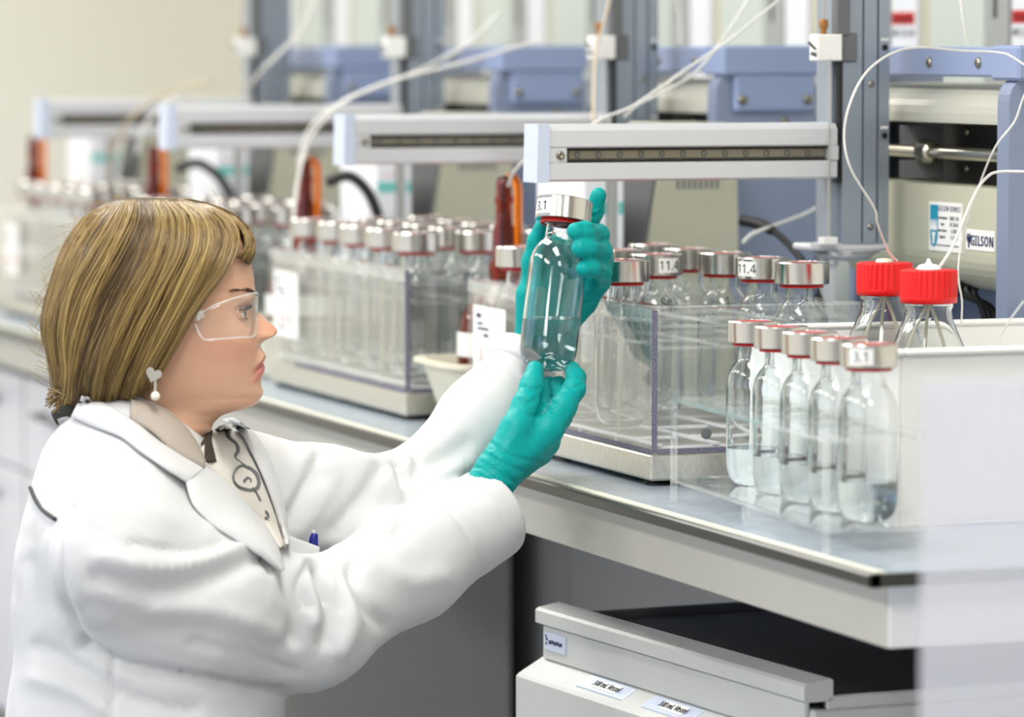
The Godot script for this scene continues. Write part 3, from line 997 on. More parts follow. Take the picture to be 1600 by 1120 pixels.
		mb = MB.new()
		mb.add(words("Ersatzgerät", 0.011), func(p): return Vector3(-0.0014 - p.z, 0.602 + p.y, -0.383 + p.x))
		mb.add(words("ARCS_D5_08", 0.011), func(p): return Vector3(-0.0006 - p.z, 0.578 + p.y, -0.383 + p.x))
		put(wp, "label_print", mb, M.ink)

# ---------------------------------------------------------------- vessels and small things
func vessel(at: Vector3, label: String, group: String, number: String, level: float, thick := false, size := 1.0, turn := 0.0, basis := Basis(), mark := "") -> Node3D:
	var t := thing("glass_vessel", at, label, "vessel", group)
	t.basis = basis * Basis(Vector3.UP, turn) * Basis.from_scale(Vector3.ONE * size)
	var outer := [Vector2(0, 0.001), Vector2(0.016, 0.0), Vector2(0.026, 0.003), Vector2(0.033, 0.011), Vector2(0.0362, 0.024), Vector2(0.0368, 0.04), Vector2(0.0368, 0.128), Vector2(0.0362, 0.14), Vector2(0.0335, 0.151), Vector2(0.0285, 0.16), Vector2(0.0235, 0.1655), Vector2(0.0212, 0.17), Vector2(0.0205, 0.176), Vector2(0.0205, 0.186), Vector2(0.024, 0.1875), Vector2(0.024, 0.1915)]
	var w := 0.0024
	var n := 48 if thick else 28
	var mb := MB.new()
	var inner := []
	for p in outer: inner.append(Vector2(maxf(p.x - w, 0.0), p.y + (w if p.y < 0.03 else 0.0)))
	if thick:
		var prof := outer.duplicate()
		prof.append(Vector2(0.0215, 0.1915))
		for k in range(inner.size() - 1, -1, -1): prof.append(inner[k])
		mb.lathe(prof, n)
	else: mb.lathe(outer, n)
	put(t, "body", mb, M.glass if thick else M.thin_glass)
	if level > 0.0:
		mb = MB.new()
		var lq := [Vector2(0, w + 0.001)]
		for p in inner:
			if p.x > 0.0 and p.y < level: lq.append(Vector2(p.x + (0.0004 if thick else -0.0005), p.y))
		var r: float = lq[-1].x
		lq.append(Vector2(r, level)); lq.append(Vector2(r, level)); lq.append(Vector2(0, level))
		mb.lathe(lq, n)
		var upl := (t.basis.inverse() * Vector3.UP).normalized()
		for k in mb.v.size():
			if mb.v[k].y > level - 0.0001: mb.v[k].y = level - (mb.v[k].x * upl.x + mb.v[k].z * upl.z) / upl.y
		put(t, "liquid", mb, M.water if thick else M.liquid_thin)
	mb = MB.new()
	mb.lathe([Vector2(0.0242, 0.187), Vector2(0.0285, 0.187), Vector2(0.0285, 0.187), Vector2(0.0285, 0.1915), Vector2(0.0242, 0.1915), Vector2(0.0242, 0.187)], n)
	put(t, "seal_ring", mb, M.red_seal)
	mb = MB.new()
	mb.lathe([Vector2(0, 0.2165), Vector2(0.0255, 0.2165), Vector2(0.0255, 0.2165), Vector2(0.0255, 0.2185), Vector2(0.0255, 0.2185), Vector2(0, 0.2185)], n)
	put(t, "septum", mb, M.red_seal)
	mb = MB.new()
	mb.lathe([Vector2(0.0258, 0.1916), Vector2(0.035, 0.1916), Vector2(0.0359, 0.1925), Vector2(0.0359, 0.1925), Vector2(0.0359, 0.219), Vector2(0.0359, 0.219), Vector2(0.0347, 0.2202), Vector2(0.0347, 0.2202), Vector2(0.0262, 0.2202), Vector2(0.0262, 0.2202), Vector2(0.0258, 0.2192), Vector2(0.0258, 0.1916)], 64 if thick else 40)
	var cap := put(t, "cap", mb, M.cap_steel)
	if number:
		mb = MB.new()
		var a0 := PI / 2
		mb.lathe([Vector2(0.0361, 0.196), Vector2(0.0361, 0.2155)], 12, Transform3D(), a0 - 0.42, a0 + 0.42)
		put(cap, "cap_label", mb, M.paper)
		mb = MB.new()
		mb.add(words(number, 0.0115), func(p):
			var a: float = a0 - p.x / 0.0362
			return Vector3(cos(a) * (0.0364 + p.z), 0.2055 + p.y, sin(a) * (0.0364 + p.z)))
		put(cap, "cap_number", mb, M.ink)
	if mark:
		mb = MB.new()
		mb.add(words(mark, 0.0135, "Droid Serif"), func(p):
			var a: float = PI / 2 - p.x / 0.031
			var y: float = 0.154 + p.y
			var r: float = lerpf(0.0362, 0.0235, smoothstep(0.139, 0.1675, y)) + 0.0018 + p.z
			return Vector3(cos(a) * r, y, sin(a) * r))
		put(t, "handwriting", mb, M.ink)
	return t

func bottles() -> void:
	# the vessel that is being inspected, tilted, with a level liquid surface
	var b0 := P(853, 578, 5.33)
	var b1 := P(883, 312, 5.36)
	var ax := (b1 - b0).normalized()
	var toward := (EYE - b0).normalized()
	var side := ax.cross(toward).normalized()
	var bas := Basis(side, ax, side.cross(ax))
	vessel(b0, "clear glass vessel with steel cap held up in teal gloves", "", "3.1", 0.067, true, (b1 - b0).length() / 0.2202, -0.92, bas)
	# vessels in the nearest bath
	var rng := RandomNumberGenerator.new()
	rng.seed = 5
	var spots := [[1.99, -5.092, "", "5"], [2.09, -5.222, "11.4", "Sg"], [2.19, -5.222, "", "~-4"], [2.19, -5.092, "11.4", ""], [2.19, -4.962, "", ""], [1.99, -5.222, "", ""], [2.09, -5.352, "", "b-10"], [1.99, -5.352, "", ""], [2.19, -5.352, "", ""], [2.09, -5.482, "", ""], [1.99, -5.482, "", ""], [2.19, -5.482, "", ""]]
	var lab := ["half hidden behind the glove", "with an 11.4 cap label in the nearest bath", "with handwriting ending in 4 in the nearest bath", "with partly hidden .4 cap label in the nearest bath", "rightmost in the nearest bath", "in the second row behind the glove", "in the second row behind the 11.4 cap", "in the rear of the nearest bath by its front panel", "in the rear of the nearest bath by the robot", "in the rear centre of the nearest bath", "in the far front corner of the nearest bath", "in the far rear corner of the nearest bath"]
	for k in spots.size():
		var s: Array = spots[k]
		# turn so that the label faces the aisle
		vessel(Vector3(s[0], 0.957, s[1]), "steel capped glass vessel " + lab[k], "vessels standing in the nearest bath", s[2], 0.0, true, 1.0, [0.0, 0.5, -0.2, -0.7, 0.0, 0, 0.4, 0, 0, 0, 0, 0][k] - 0.36, Basis(), s[3])
	# vessels in the other baths
	var ord := ["first", "second", "third", "fourth", "fifth", "sixth", "seventh", "eighth", "ninth", "tenth", "eleventh", "twelfth", "thirteenth", "fourteenth", "fifteenth"]
	var proto: Node3D
	for b in 3:
		var cnt := 0
		for r in 5:
			for q in 3:
				var at := Vector3(1.99 + q * 0.1 + rng.randf_range(-0.003, 0.003), 0.957, -5.867 - 0.99 * b - 0.085 - r * 0.13 + rng.randf_range(-0.006, 0.006))
				var l := "steel capped glass vessel, %s counted from the near corner of the %s bath" % [ord[cnt], ["second", "third", "farthest"][b]]
				if proto == null:
					proto = vessel(at, l, "vessels standing in the farther baths", "", 0.0, true)
				else:
					var c := copy(proto, at, l)
				cnt += 1
	# the acrylic rack at the near end with five vessels
	var ra := Vector3(1.905, 0.9, -4.71)
	var rb := Vector3(1.86, 0.9, -4.15)
	var dir := (rb - ra)
	var L := dir.length()
	var rack := thing("acrylic_rack", ra, "clear acrylic rack holding five vessels at the bench corner", "rack", "", atan2(dir.x, dir.z))
	var W := 0.14
	var mb := MB.new()
	mb.span(Vector3(0, 0.024, 0), Vector3(W, 0.03, L), 0.001)
	put(rack, "bottom_shelf", mb, M.acrylic_clear)
	mb = MB.new()
	# upper shelf with openings: bars around five square holes
	var zc := []
	for k in 5: zc.append(0.115 + k * 0.1)
	mb.span(Vector3(0, 0.123, 0), Vector3(0.03, 0.129, L), 0.001)
	mb.span(Vector3(W - 0.034, 0.123, 0), Vector3(W, 0.129, L), 0.001)
	var last := 0.0
	for k in 6:
		var e: float = (zc[k] - 0.038) if k < 5 else L
		mb.span(Vector3(0.03, 0.123, last), Vector3(W - 0.034, 0.129, e), 0.001)
		if k < 5: last = zc[k] + 0.038
	put(rack, "upper_shelf", mb, M.acrylic_clear)
	for q in [Vector3(0.003, 0, 0.003), Vector3(W - 0.003, 0, 0.003), Vector3(0.003, 0, L - 0.003), Vector3(W - 0.003, 0, L - 0.003)]:
		mb = MB.new()
		mb.span(q + Vector3(-0.003, 0, -0.006), q + Vector3(0.003, 0.123 if q.z < 0.1 else 0.123, 0.006), 0.0008)
		put(rack, "upright", mb, M.acrylic_clear)
	for q in [0.5]:
		mb = MB.new()
		mb.span(Vector3(0, 0, L * q - 0.006), Vector3(0.006, 0.024, L * q + 0.006), 0.0008)
		put(rack, "foot", mb, M.acrylic_clear)
	var fl := ["farthest in the acrylic rack, in front of the bath", "second from the far end of the acrylic rack", "in the middle of the acrylic rack", "second nearest in the acrylic rack", "nearest in the acrylic rack, in front of the white box"]
	for k in 5:
		var at: Vector3 = rack.transform * Vector3(0.068, 0.0305, zc[k])
		vessel(at, "steel capped clear vessel " + fl[k], "vessels in the acrylic rack", "3.1" if k == 4 else "", 0.05, true, 0.9, -0.7)
	print("vessels")

func front_items() -> void:
	# large open white box with two reagent bottles in it
	var t := thing("white_box", Vector3(2.045, 0.9, -4.36), "large open white plastic box at the bench end", "box")
	var mb := MB.new()
	var S := Vector3(0.5, 0.2, 0.44)
	mb.span(Vector3(0, 0, -S.z), Vector3(S.x, 0.006, 0), 0.002)
	put(t, "bottom", mb, M.white_plastic)
	for q in [[Vector3(0, 0.006, -S.z), Vector3(0.006, S.y, 0)], [Vector3(S.x - 0.006, 0.006, -S.z), Vector3(S.x, S.y, 0)], [Vector3(0.006, 0.006, -0.006), Vector3(S.x - 0.006, S.y, 0)], [Vector3(0.006, 0.006, -S.z), Vector3(S.x - 0.006, S.y, -S.z + 0.006)]]:
		mb = MB.new()
		mb.span(q[0], q[1], 0.002)
		put(t, "side", mb, M.white_plastic)
	mb = MB.new()
	for q in [[Vector3(-0.01, S.y, -S.z - 0.01), Vector3(0.008, S.y + 0.008, 0.01)], [Vector3(S.x - 0.008, S.y, -S.z - 0.01), Vector3(S.x + 0.01, S.y + 0.008, 0.01)], [Vector3(0.008, S.y, -0.008), Vector3(S.x - 0.008, S.y + 0.008, 0.01)], [Vector3(0.008, S.y, -S.z - 0.01), Vector3(S.x - 0.008, S.y + 0.008, -S.z + 0.008)]]: mb.span(q[0], q[1], 0.003)
	put(t, "rim", mb, M.white_plastic)
	var lab := ["red capped glass reagent bottle, the farther of the two", "red capped glass reagent bottle, the nearer of the two"]
	var at := [P(1382, 408, 5.22), P(1451, 419, 5.09)]
	for k in 2:
		var p: Vector3 = at[k]
		var b := thing("reagent_bottle", Vector3(p.x, 0.9065, p.z), lab[k], "bottle", "red capped reagent bottles")
		var h := p.y - 0.9065
		mb = MB.new()
		var pr := [Vector2(0, 0), Vector2(0.06, 0), Vector2(0.066, 0.006), Vector2(0.0665, 0.02), Vector2(0.0665, h - 0.15), Vector2(0.063, h - 0.135), Vector2(0.054, h - 0.115), Vector2(0.04, h - 0.085), Vector2(0.03, h - 0.062), Vector2(0.0285, h - 0.05), Vector2(0.031, h - 0.046), Vector2(0.031, h - 0.043), Vector2(0.027, h - 0.041), Vector2(0.027, h - 0.005)]
		var pin := []
		for q in pr: pin.append(Vector2(maxf(q.x - 0.003, 0.0), q.y + (0.003 if q.y < 0.03 else 0.0)))
		pin.reverse()
		mb.lathe(pr + pin, 40)
		put(b, "body", mb, M.glass)
		mb = MB.new()
		var rows := []
		for q in [[0.0, -0.0015], [0.0325, -0.0015], [0.0345, -0.003], [0.0345, -0.034], [0.0352, -0.0345], [0.0352, -0.042], [0.028, -0.042]]:
			var row := mb.v.size()
			for a in 120:
				var rr: float = q[0]
				if q[1] < -0.002 and q[1] > -0.0343: rr += 0.0009 * (1.0 if (a % 4) < 2 else -1.0)
				mb.pt(Vector3(cos(TAU * a / 120) * rr, h + q[1], sin(TAU * a / 120) * rr))
			rows.append(row)
		for r in rows.size() - 1:
			for a in 120:
				var a2 := (a + 1) % 120
				mb.tri(rows[r] + a, rows[r + 1] + a, rows[r + 1] + a2)
				mb.tri(rows[r] + a, rows[r + 1] + a2, rows[r] + a2)
		mb.orient(0)
		put(b, "screw_cap", mb, M.red_plastic)
		if k == 1:
			mb = MB.new()
			mb.lathe([Vector2(0.016, h - 0.001), Vector2(0.012, h + 0.004), Vector2(0.004, h + 0.006), Vector2(0.0015, h + 0.012), Vector2(0, h + 0.012)], 10)
			put(b, "tape_seal", mb, M.white)
		else:
			mb = MB.new()
			mb.lathe([Vector2(0.012, h - 0.001), Vector2(0.01, h + 0.003), Vector2(0, h + 0.004)], 10)
			put(b, "tape_seal", mb, M.ivory)
		# ivory feed lines inside
		for q in 3:
			mb = MB.new()
			var a := 1.2 + q * 1.9
			mb.tube(smooth([Vector3(0, h - 0.04, 0), Vector3(cos(a) * 0.016, h - 0.07, sin(a) * 0.016), Vector3(cos(a) * 0.036, h - 0.12, sin(a) * 0.036), Vector3(cos(a) * 0.045, h - 0.17, sin(a) * 0.045), Vector3(cos(a) * 0.04, 0.01, sin(a) * 0.04)], 5), 0.0022, 8)
			put(b, "feed_line", mb, M.ivory)
	# out of focus clear shield in front of the bench end
	var sh := thing("clear_shield", Vector3(1.5, 0, -3.14), "out of focus clear plastic shield at the right edge, nearest the camera", "shield", "", -0.346)
	var c := sh.transform.affine_inverse() * P(1441, 592, 3.5)
	mb = MB.new()
	mb.span(Vector3(c.x, 0.03, c.z - 0.003), Vector3(c.x + 0.5, c.y, c.z + 0.003), 0.001)
	put(sh, "sheet", mb, M.milky)
	mb = MB.new()
	mb.span(Vector3(c.x - 0.002, 0.0, c.z - 0.1), Vector3(c.x + 0.5, 0.03, c.z + 0.1), 0.004)
	put(sh, "foot", mb, M.white)
	# corrugated black lead between the pump and the robot
	var cab := MB.new()
	var rad := []
	var pts := smooth([P(1160, 345, 6.05), P(1185, 350, 6.02), P(1210, 362, 6.0), P(1235, 385, 5.98), P(1262, 420, 5.95), P(1285, 480, 5.93)], 12)
	for k in pts.size(): rad.append((0.0085 if k % 2 == 0 else 0.0068) if k < 24 else 0.005)
	cab.tube(pts, rad, 10)
	var lead := put(self, "power_lead", cab, M.black)
	tag(lead, "black power lead with ribbed sleeve leaving the beige pump housing", "cable")
	# bundle of dark leads under the right robot
	for k in 3:
		var w := MB.new()
		w.tube(smooth([P(1540 - k * 9, 432, 5.62), P(1522 - k * 12, 455, 5.6), P(1535 + k * 7, 482, 5.6), P(1545 + k * 3, 520, 5.6)], 8), 0.005, 8)
		tag(put(self, "dark_lead", w, M.black), ["left of the", "middle of the", "right of the"][k] + " black leads hanging under the service label", "cable", "black leads under the robot")
	for k in 2:
		var w := MB.new()
		var x := 590 - k * 260
		w.tube(smooth([P(510 - k * 235, 285 - k * 20, 6.9 + k), P(545 - k * 235, 275 - k * 20, 6.9 + k), P(575 - k * 230, 300 - k * 20, 6.9 + k), P(592 - k * 225, 340 - k * 20, 6.9 + k)], 8), 0.009, 10)
		tag(put(self, "dark_hose", w, M.black), ["black hose arching behind the second bath", "black hose arching behind the third bath"][k], "hose", "black hoses")

func line(called: String, pts: Array, r: float, m: Material, label: String) -> void:
	var mb := MB.new()
	var w := []
	for p in pts: w.append(P(p[0], p[1], p[2]))
	mb.tube(smooth(w, 8), r, 10)
	tag(put(self, called, mb, m), label, "tube", "thin feed lines")

func tubing() -> void:
	line("feed_tube", [[1402, 408, 5.22], [1388, 392, 5.2], [1371, 350, 5.15], [1366, 325, 5.13], [1330, 265, 5.1], [1319, 215, 5.1], [1327, 165, 5.1], [1352, 115, 5.12], [1392, 84, 5.15], [1436, 74, 5.2], [1500, 79, 5.25], [1560, 82, 5.25], [1585, 91, 5.22], [1640, 130, 5.2]], 0.0017, M.tube, "thin white tube looping from the farther red cap past the robot column")
	line("feed_tube", [[1466, 420, 5.09], [1488, 385, 5.1], [1520, 310, 5.12], [1540, 279, 5.12], [1565, 268, 5.1], [1640, 270, 5.0]], 0.0019, M.tube, "clear tube rising from the nearer red cap to the right edge")
	line("feed_tube", [[1502, 505, 5.2], [1503, 470, 5.2], [1497, 425, 5.2], [1505, 370, 5.2], [1530, 290, 5.15], [1555, 230, 5.1], [1585, 190, 5.1], [1600, 150, 5.1], [1640, 60, 5.1]], 0.0014, M.tube, "very thin tube hanging beside the maker's plate")
	line("feed_tube", [[1600, 470, 4.82], [1578, 500, 4.83], [1560, 530, 4.85]], 0.0012, M.tube, "short thin tube in front of the blue end plate")
	line("feed_tube", [[1240, -20, 5.9], [1150, 55, 5.95], [1070, 110, 6.0], [1020, 145, 6.0], [985, 168, 6.0], [945, 183, 6.0], [925, 195, 6.0]], 0.0024, M.tube, "white tube running down from the top to the nearest arm")
	line("feed_tube", [[1180, -20, 6.1], [1140, 45, 6.08], [1090, 110, 6.05], [1040, 142, 6.02], [1000, 162, 6.02], [975, 183, 6.0]], 0.0022, M.tube, "second white tube running down beside the first")
	line("feed_tube", [[850, 225, 5.75], [822, 248, 5.85], [802, 270, 5.93], [794, 290, 6.0]], 0.0026, M.tube, "short pale tube entering the nearest amber dispenser")
	line("feed_tube", [[850, 62, 6.9], [790, 78, 6.9], [715, 100, 6.9], [640, 118, 6.9], [580, 138, 6.9], [530, 165, 6.9], [492, 205, 6.9], [474, 245, 6.9], [463, 300, 6.85], [453, 388, 6.8]], 0.0032, M.tube, "pale tube sweeping down to the second amber dispenser")
	line("feed_tube", [[780, 20, 7.0], [735, 65, 7.0], [690, 92, 7.0], [640, 116, 6.95], [590, 136, 6.95], [535, 158, 6.95], [485, 200, 6.95], [465, 258, 6.95]], 0.0032, M.tube, "second pale tube in the bundle to the second amber dispenser")
	line("feed_tube", [[495, -10, 7.6], [470, 50, 7.6], [440, 80, 7.6], [412, 108, 7.6], [385, 140, 7.7]], 0.0036, M.tube, "blurred pale tube before the third robot column")
	line("feed_tube", [[290, 140, 7.9], [250, 170, 7.9], [225, 200, 7.9], [215, 240, 7.9]], 0.0036, M.tube, "blurred pale tube curving to the third amber dispenser")
	line("feed_tube", [[330, 128, 7.75], [270, 140, 7.9], [220, 170, 8.0], [190, 205, 8.1], [175, 240, 8.2], [166, 292, 8.3]], 0.0036, mat(Color(0.8, 0.74, 0.62), 0.4), "blurred beige tube left of the third amber dispenser")
	line("feed_tube", [[955, -10, 6.35], [942, 40, 6.35], [930, 90, 6.35], [927, 190, 6.3]], 0.0022, mat(Color(0.85, 0.78, 0.68), 0.4), "fine beige capillary in front of the second robot column")
	line("feed_tube", [[1300, 312, 6.1], [1262, 332, 6.05], [1235, 343, 6.02], [1205, 354, 6.0], [1175, 366, 6.0], [1160, 380, 6.0]], 0.0028, M.tube, "pale tube crossing the blue panel above the black lead")
	line("feed_tube", [[1058, -10, 6.6], [1062, 30, 6.6], [1064, 70, 6.6]], 0.004, M.tube, "short pale tube dropping behind the second robot beam")
	line("feed_tube", [[1500, -10, 5.75], [1506, 40, 5.72], [1512, 74, 5.7]], 0.0022, M.tube, "pale tube dropping behind the nearest robot beam")

# ---------------------------------------------------------------- smooth fields of tapered bones
class Field:
	var a: Array[Vector3] = []
	var d: Array[Vector3] = []
	var il := PackedFloat32Array()
	var ra := PackedFloat32Array()
	var rb := PackedFloat32Array()
	var grp := PackedInt32Array()
	var cuts := {}                        # group -> [[point, outward axis], ...]
	var k := 0.02
	var groups := 1
	func bone(p: Vector3, q: Vector3, r0: float, r1: float, g := 0) -> void:
		a.append(p); d.append(q - p)
		il.append(1.0 / maxf((q - p).length_squared(), 1e-9))
		ra.append(r0); rb.append(r1 - r0); grp.append(g)
		groups = maxi(groups, g + 1)
	func at(p: Vector3) -> float:
		var all := 9.0
		for g in groups:
			var best := 9.0
			for n in a.size():
				if grp[n] != g: continue
				var e := p - a[n]
				var t := clampf(e.dot(d[n]) * il[n], 0.0, 1.0)
				var s := (e - d[n] * t).length() - ra[n] - rb[n] * t
				var h := k - absf(best - s)
				if h > 0.0: best = minf(best, s) - h * h / (4.0 * k)
				elif s < best: best = s
			if cuts.has(g):
				for c in cuts[g]: best = maxf(best, (p - c[0]).dot(c[1]))
			var h2 := k - absf(all - best)
			if h2 > 0.0: all = minf(all, best) - h2 * h2 / (4.0 * k)
			elif best < all: all = best
		return all
	func nets(lo: Vector3, hi: Vector3, cell: float) -> MB:
		var B := 4
		var n := Vector3i(((hi - lo) / cell).ceil())
		n = Vector3i((n.x / B + 1) * B, (n.y / B + 1) * B, (n.z / B + 1) * B)
		var sx := n.x + 1
		var sxy := sx * (n.y + 1)
		var f := PackedFloat32Array()
		f.resize(sxy * (n.z + 1))
		f.fill(9.0)
		var live := []
		var reach := cell * B * 0.87 + cell * 1.5
		for bz in range(0, n.z, B):
			for by in range(0, n.y, B):
				for bx in range(0, n.x, B):
					var mid := lo + Vector3(bx + B / 2.0, by + B / 2.0, bz + B / 2.0) * cell
					var v := at(mid)
					if absf(v) > reach:
						if v < 0.0:
							for z in range(bz, bz + B + 1):
								for y in range(by, by + B + 1):
									for x in range(bx, bx + B + 1):
										var o := x + y * sx + z * sxy
										if f[o] == 9.0: f[o] = -9.0
						continue
					live.append(Vector3i(bx, by, bz))
		for b in live:
			for z in range(b.z, b.z + B + 1):
				for y in range(b.y, b.y + B + 1):
					for x in range(b.x, b.x + B + 1):
						var o: int = x + y * sx + z * sxy
						if absf(f[o]) == 9.0: f[o] = at(lo + Vector3(x, y, z) * cell)
		var mb := MB.new()
		var cellv := {}
		for b in live:
			for z in range(b.z, b.z + B):
				for y in range(b.y, b.y + B):
					for x in range(b.x, b.x + B):
						var o: int = x + y * sx + z * sxy
						var sum := Vector3.ZERO
						var cnt := 0
						for e in EDGES:
							var f0 := f[o + e[0][0] + e[0][1] * sx + e[0][2] * sxy]
							var f1 := f[o + e[1][0] + e[1][1] * sx + e[1][2] * sxy]
							if (f0 < 0.0) != (f1 < 0.0):
								var t := f0 / (f0 - f1)
								sum += Vector3(lerpf(e[0][0], e[1][0], t), lerpf(e[0][1], e[1][1], t), lerpf(e[0][2], e[1][2], t))
								cnt += 1
						if cnt: cellv[o] = mb.pt(lo + (Vector3(x, y, z) + sum / cnt) * cell)
		for o in cellv:
			for ax in 3:
				var st: int = [1, sx, sxy][ax]
				var u: int = [sx, sxy, 1][ax]
				var w: int = [sxy, 1, sx][ax]
				if o + st >= f.size(): continue
				var f0 := f[o]
				var f1 := f[o + st]
				if (f0 < 0.0) == (f1 < 0.0): continue
				if not (cellv.has(o - u) and cellv.has(o - w) and cellv.has(o - u - w)): continue
				var p: int = cellv[o]
				var q: int = cellv[o - u]
				var r: int = cellv[o - u - w]
				var s: int = cellv[o - w]
				if f0 < 0.0: mb.tri(p, q, r); mb.tri(p, r, s)
				else: mb.tri(p, r, q); mb.tri(p, s, r)
		mb.orient(0)
		return mb
	const EDGES := [[[0, 0, 0], [1, 0, 0]], [[0, 1, 0], [1, 1, 0]], [[0, 0, 1], [1, 0, 1]], [[0, 1, 1], [1, 1, 1]], [[0, 0, 0], [0, 1, 0]], [[1, 0, 0], [1, 1, 0]], [[0, 0, 1], [0, 1, 1]], [[1, 0, 1], [1, 1, 1]], [[0, 0, 0], [0, 0, 1]], [[1, 0, 0], [1, 0, 1]], [[0, 1, 0], [0, 1, 1]], [[1, 1, 0], [1, 1, 1]]]

var BODY := Transform3D()
var INV := Transform3D()
var EYEL := Vector3.ZERO
func L(px: float, py: float, z: float) -> Vector3: return INV * P(px, py, z)
func pixel(p: Vector3) -> Vector2:
	var e := EB.inverse() * (BODY * p - EYE)
	return Vector2(800.0 - e.x / e.z * FOCAL, 560.0 + e.y / e.z * FOCAL)
func drape(f: Field, px: float, py: float, off: float, near := 4.6, far := 5.3) -> Vector3:
	var z := near
	for s in 40:
		var v := f.at(L(px, py, z))
		if v < off + 0.0007: return L(px, py, z)
		z += maxf(v - off, 0.0012) * 0.9
		if z > far: break
	return L(px, py, 0.5 * (near + far))
func along(pts: Array, t: float) -> Vector2:             # a point on a polyline given as [x, y] pairs
	var n := pts.size() - 1
	var u := clampf(t, 0.0, 1.0) * n
	var k := mini(int(u), n - 1)
	var fr := u - k
	var a: Array = pts[maxi(k - 1, 0)]
	var b: Array = pts[k]
	var c: Array = pts[k + 1]
	var d: Array = pts[mini(k + 2, n)]
	var A := Vector2(a[0], a[1])
	var B := Vector2(b[0], b[1])
	var C := Vector2(c[0], c[1])
	var D := Vector2(d[0], d[1])
	return 0.5 * (2.0 * B + (C - A) * fr + (2.0 * A - 5.0 * B + 4.0 * C - D) * fr * fr + (3.0 * B - A - 3.0 * C + D) * fr * fr * fr)
func table(t: Array, x: float, col: int) -> float:
	if x <= t[0][0]: return t[0][col]
	for k in t.size() - 1:
		if x <= t[k + 1][0]:
			var f: float = (x - t[k][0]) / (t[k + 1][0] - t[k][0])
			var h: float = t[k + 1][0] - t[k][0]
			var m0: float = (t[k + 1][col] - t[maxi(k - 1, 0)][col]) / (t[k + 1][0] - t[maxi(k - 1, 0)][0]) * h
			var k2 := mini(k + 2, t.size() - 1)
			var m1: float = (t[k2][col] - t[k][col]) / (t[k2][0] - t[k][0]) * h
			var f2 := f * f
			var f3 := f2 * f
			return (2.0 * f3 - 3.0 * f2 + 1.0) * t[k][col] + (f3 - 2.0 * f2 + f) * m0 + (3.0 * f2 - 2.0 * f3) * t[k + 1][col] + (f3 - f2) * m1
	return t[-1][col]

const HZ := 5.02
# height in the photo, face front, skull back, half width
const HEAD := [[326, 268, 248, 0.004], [329, 300, 215, 0.022], [336, 335, 178, 0.041], [350, 364, 152, 0.056], [368, 381, 142, 0.064], [385, 388, 135, 0.069], [410, 393, 130, 0.0725], [437, 397, 130, 0.074], [463, 400, 133, 0.074], [476, 398, 137, 0.0738], [488, 395.5, 141, 0.0735], [500, 396, 146, 0.073], [520, 400, 155, 0.0715], [540, 406, 165, 0.069], [560, 408, 175, 0.0655], [580, 407.5, 185, 0.0615], [600, 407, 195, 0.0565], [615, 409, 200, 0.0515], [626, 405.5, 203, 0.047], [633, 398, 204, 0.044], [639, 382, 204, 0.042], [645, 358, 204, 0.041], [652, 343, 203, 0.041], [665, 332, 202, 0.042], [690, 318, 200, 0.045], [720, 312, 190, 0.05], [765, 320, 180, 0.055]]
const NOSE := [[476, 0, 0.007], [484, 3.5, 0.0068], [490, 9, 0.007], [496, 16, 0.0078], [505, 25, 0.0098], [511, 31, 0.0114], [517, 33.5, 0.0124], [522, 31, 0.0135], [527, 23, 0.0135], [531, 12, 0.0115], [535, 5, 0.009], [541, 0, 0.009]]
const LIPS := [[538, 0], [546, 4], [552, 8], [557, 9], [561, 7], [565, 3], [570, 6], [575, 7.5], [581, 6], [587, 3], [595, 1.5], [604, 1.5], [611, 3], [619, 1.5], [625, 0]]

